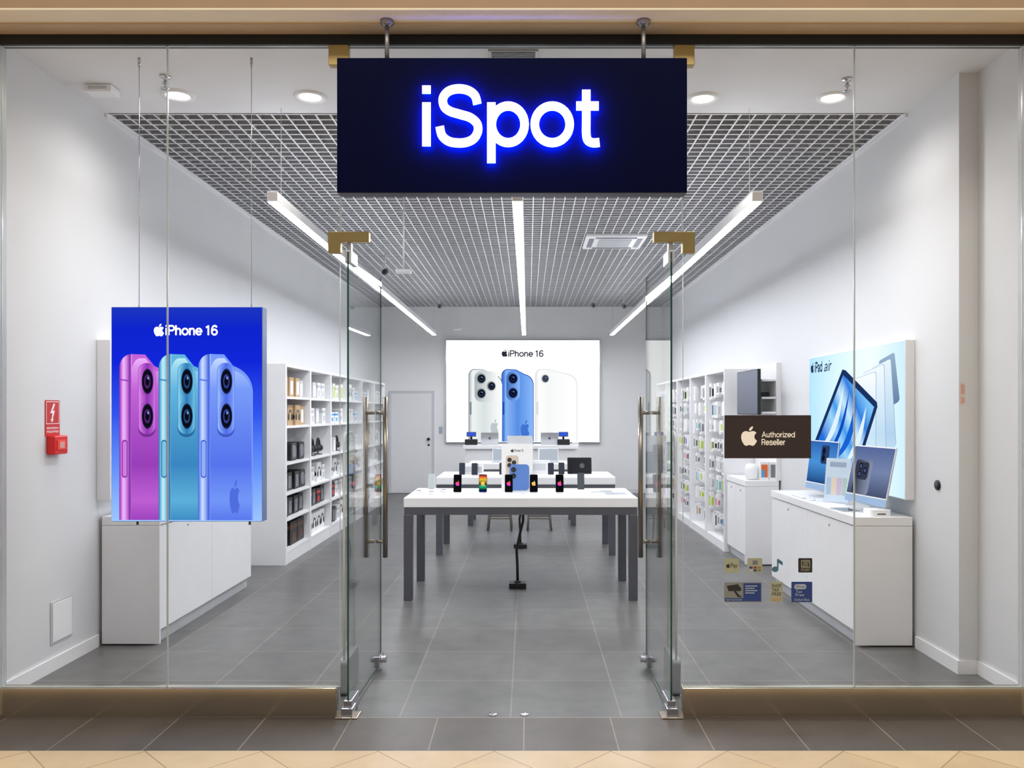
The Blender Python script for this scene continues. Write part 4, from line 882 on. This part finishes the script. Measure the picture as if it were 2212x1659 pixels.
def headphone_meshes():
    if 'hp' in PC: return PC['hp']
    ar = [(0, .075*math.cos(a), .11+.1*math.sin(a)) for a in [PI*j/14 for j in range(15)]]
    band = MB().tube(ar, .011, 8).mesh('headband', BLACK)
    cups = []
    for s_ in (-1, 1):
        M = Matrix.Translation((0, s_*.075, .085)) @ Matrix.Rotation(PI/2, 4, 'X')
        cups.append(MB().lathe([(0, -.022), (.036, -.02), (.044, -.008), (.044, .01), (.034, .022), (0, .022)], 18, (0, 0, 0), 0, M).mesh('ear_cup', BLKC))
    st = MB().lathe([(0, 0), (.055, 0), (.055, .01), (.01, .014), (.01, .19), (.02, .2), (0, .2)], 16).mesh('stand', DGREY)
    for me in (band, *cups, st):
        for p in me.polygons: p.use_smooth = True
    PC['hp'] = [('headband', band), ('ear_cup', cups[0]), ('ear_cup', cups[1]), ('stand', st)]; return PC['hp']
def speaker_meshes():
    if 'sp' in PC: return PC['sp']
    b = MB().prism(rrect(-.11, .11, 0, .2, .03), -.09, .09, 0, Matrix.Translation((-.12, 0, 0)) @ Matrix.Rotation(PI/2, 4, 'Z') @ Matrix.Rotation(PI/2, 4, 'X')).mesh('cabinet', BLKC)
    M = Matrix.Translation((-.029, 0, .1)) @ Matrix.Rotation(PI/2, 4, 'Y')
    c = MB().lathe([(.075, 0), (.07, .006), (.03, .002), (.0, .008)], 22, (0, 0, 0), 0, M).mesh('cone', MGREY)
    PC['sp'] = [('cabinet', b), ('cone', c)]; return PC['sp']
KINDS = {
 'kraft': ('brown carton with white window panel', .16, .22, .2, KRAFT, PAPER, 'window'),
 'krafthp': ('brown carton with dark headphone picture', .19, .23, .16, KRAFT, BLKC, 'ring'),
 'white': ('white carton with grey bands', .15, .2, .2, PAPER, LGREY, 'band'),
 'whitehp': ('white carton with dark headphone picture', .2, .24, .14, PAPER, BLKC, 'ring'),
 'black': ('black carton with grey window panel', .18, .2, .2, BLKC, MGREY, 'window'),
 'blackbig': ('large black carton with brown bands', .27, .26, .26, BLKC, mat('dark_brown_print', (96, 66, 48), .5), 'band'),
 'red': ('black carton with red bands', .18, .19, .2, BLKC, REDD, 'band'),
 'lime': ('white carton with lime panel', .11, .22, .16, PAPER, LIME, 'window'),
 'blue': ('white carton with sky blue bands', .17, .15, .2, PAPER, BLUEC, 'band'),
 'greyc': ('grey carton with white panel', .16, .2, .18, LGREY, PAPER, 'window'),
 'orange': ('white carton with orange panel', .13, .18, .18, PAPER, ORNG, 'window'),
}
PLAN = [  # per bay, bottom to top
 [['blackbig']*3, ['black']*4, ['speaker', 'black', 'black', 'speaker'], ['hp', 'speaker', 'speaker'], ['kraft', 'krafthp', 'krafthp', 'kraft'], ['kraft', 'kraft', 'kraft', 'greyc']],
 [['whitehp']*4, ['red', 'black', 'red', 'black'], ['whitehp', 'white', 'whitehp', 'white'], ['hp', 'hp', 'hp'], ['white', 'white', 'greyc', 'white'], ['white', 'greyc', 'white', 'white']],
 [['black', 'black', 'white', 'whitehp'], ['orange', 'red', 'white', 'white'], ['white', 'whitehp', 'white'], ['white', 'greyc', 'hp'], ['blue', 'blue', 'blue', 'white'], ['lime', 'lime', 'white', 'lime']],
]
pool = ['white', 'white', 'greyc', 'blue', 'orange', 'black', 'whitehp', 'kraft']
for i in range(3, 6): PLAN.append([[random.choice(pool) for _ in range(4)] for _ in range(6)])
for bi, bay in enumerate(PLAN):
    for si, row in enumerate(bay):
        y0 = 8.70+bi*PITCH+(.06 if bi == 0 else .035); n = len(row); step = .92/n
        for j, kd in enumerate(row):
            yy = y0+step*(j+.5); where = ', %s along the %s shelf of %s left bay' % (ORD[j], LN[si], BN[bi]); grp = 'goods on the left shelving'
            if kd == 'hp': place(headphone_meshes(), 'headphones', 'black headphones on stand'+where, 'headphones', (XF-.12, yy, LV[si]), grp)
            elif kd == 'speaker': place(speaker_meshes(), 'loudspeaker', 'black loudspeaker with grey cone'+where, 'speaker', (XF-.03, yy, LV[si]), grp)
            else:
                d_, w_, h_, dd, mb, mp, pic = KINDS[kd]; w_ = min(w_, step-.02)
                place(carton_meshes((kd, w_), w_, h_, dd, mb, mp, pic), 'product_carton', d_+where, 'box', (XF-.05-random.random()*.03, yy, LV[si]), grp)

# ------------------------------------------------------------ peg bays on the right
XG = 2.315; Y0R = 9.55; RB = ['nearest', 'second', 'third', 'fourth', 'farthest']
HKM = MB().tube([(0, 0, 0), (-.27, 0, 0), (-.28, 0, .012)], .004, 6).mesh('hook', CHROME)
def packet_mesh(m, h):
    b = MB(); b.box(-.045, 0, -.05, .05, -h, .012, 0); b.box(-.048, -.045, -.03, .03, -h*.82, -.03, 1); b.box(-.036, -.010, -.0515, -.05, -h*.78, -.05, 1)
    return b.mesh('packet', [PAPER, m])
PCOL = [(nm, [packet_mesh(m, h) for h in (.19, .165, .135)]) for nm, m in (('black', BLKC), ('grey', MGREY), ('lime', LIME), ('pink', PINK), ('sky blue', BLUEC), ('navy', NAVY), ('pale grey', LGREY), ('teal', TEAL), ('sand', KRAFT), ('white', WHITE2))]
wts = [2.4, 2.8, 1, 1.2, .6, .6, 4.5, .7, .9, 4]
for i in range(5):
    y = Y0R+i*PITCH
    t = thing('peg_shelving', '%s white bay of hanging packets along the right wall' % RB[i], 'shelving', (XR, y, 0), (0, 0, 0), 'right packet bays')
    D = XG-XR
    for ya in (0, PITCH-.03): MB().box(D, 0, ya, ya+.026, 0, 2.16).build('side_panel', WHITE2, t, bev=.002)
    MB().box(-.12, 0, .026, PITCH-.03, .10, 2.13).build('back_panel', WHITE2, t); MB().box(D+.004, 0, .026, PITCH-.03, 2.13, 2.16).build('top_board', WHITE2, t); MB().box(D+.01, 0, .026, PITCH-.03, 0, .10).build('plinth', WHITE2, t)
    for r in range(8):
        for c in range(5):
            zz = 2.0-r*.232; yy = .13+c*.185
            h = shared('hook', HKM, t); h.location = (-.12+.04, yy, zz)
            if random.random() < .1: continue
            ci = random.choices(range(10), wts)[0]
            if r in (3, 5, 6) and c % 2 == 0 and random.random() < .4: ci = 2
            nm, ms = PCOL[ci]
            o = link(bpy.data.objects.new('accessory_packet', random.choice(ms))); o.location = (XG+.07+random.random()*.05, y+yy, zz)
            tag(o, '%s accessory packet, %s row, %s peg of %s right bay' % (nm, ORD[r], ORD[c], RB[i]), 'packet', 'packets on the right pegs')
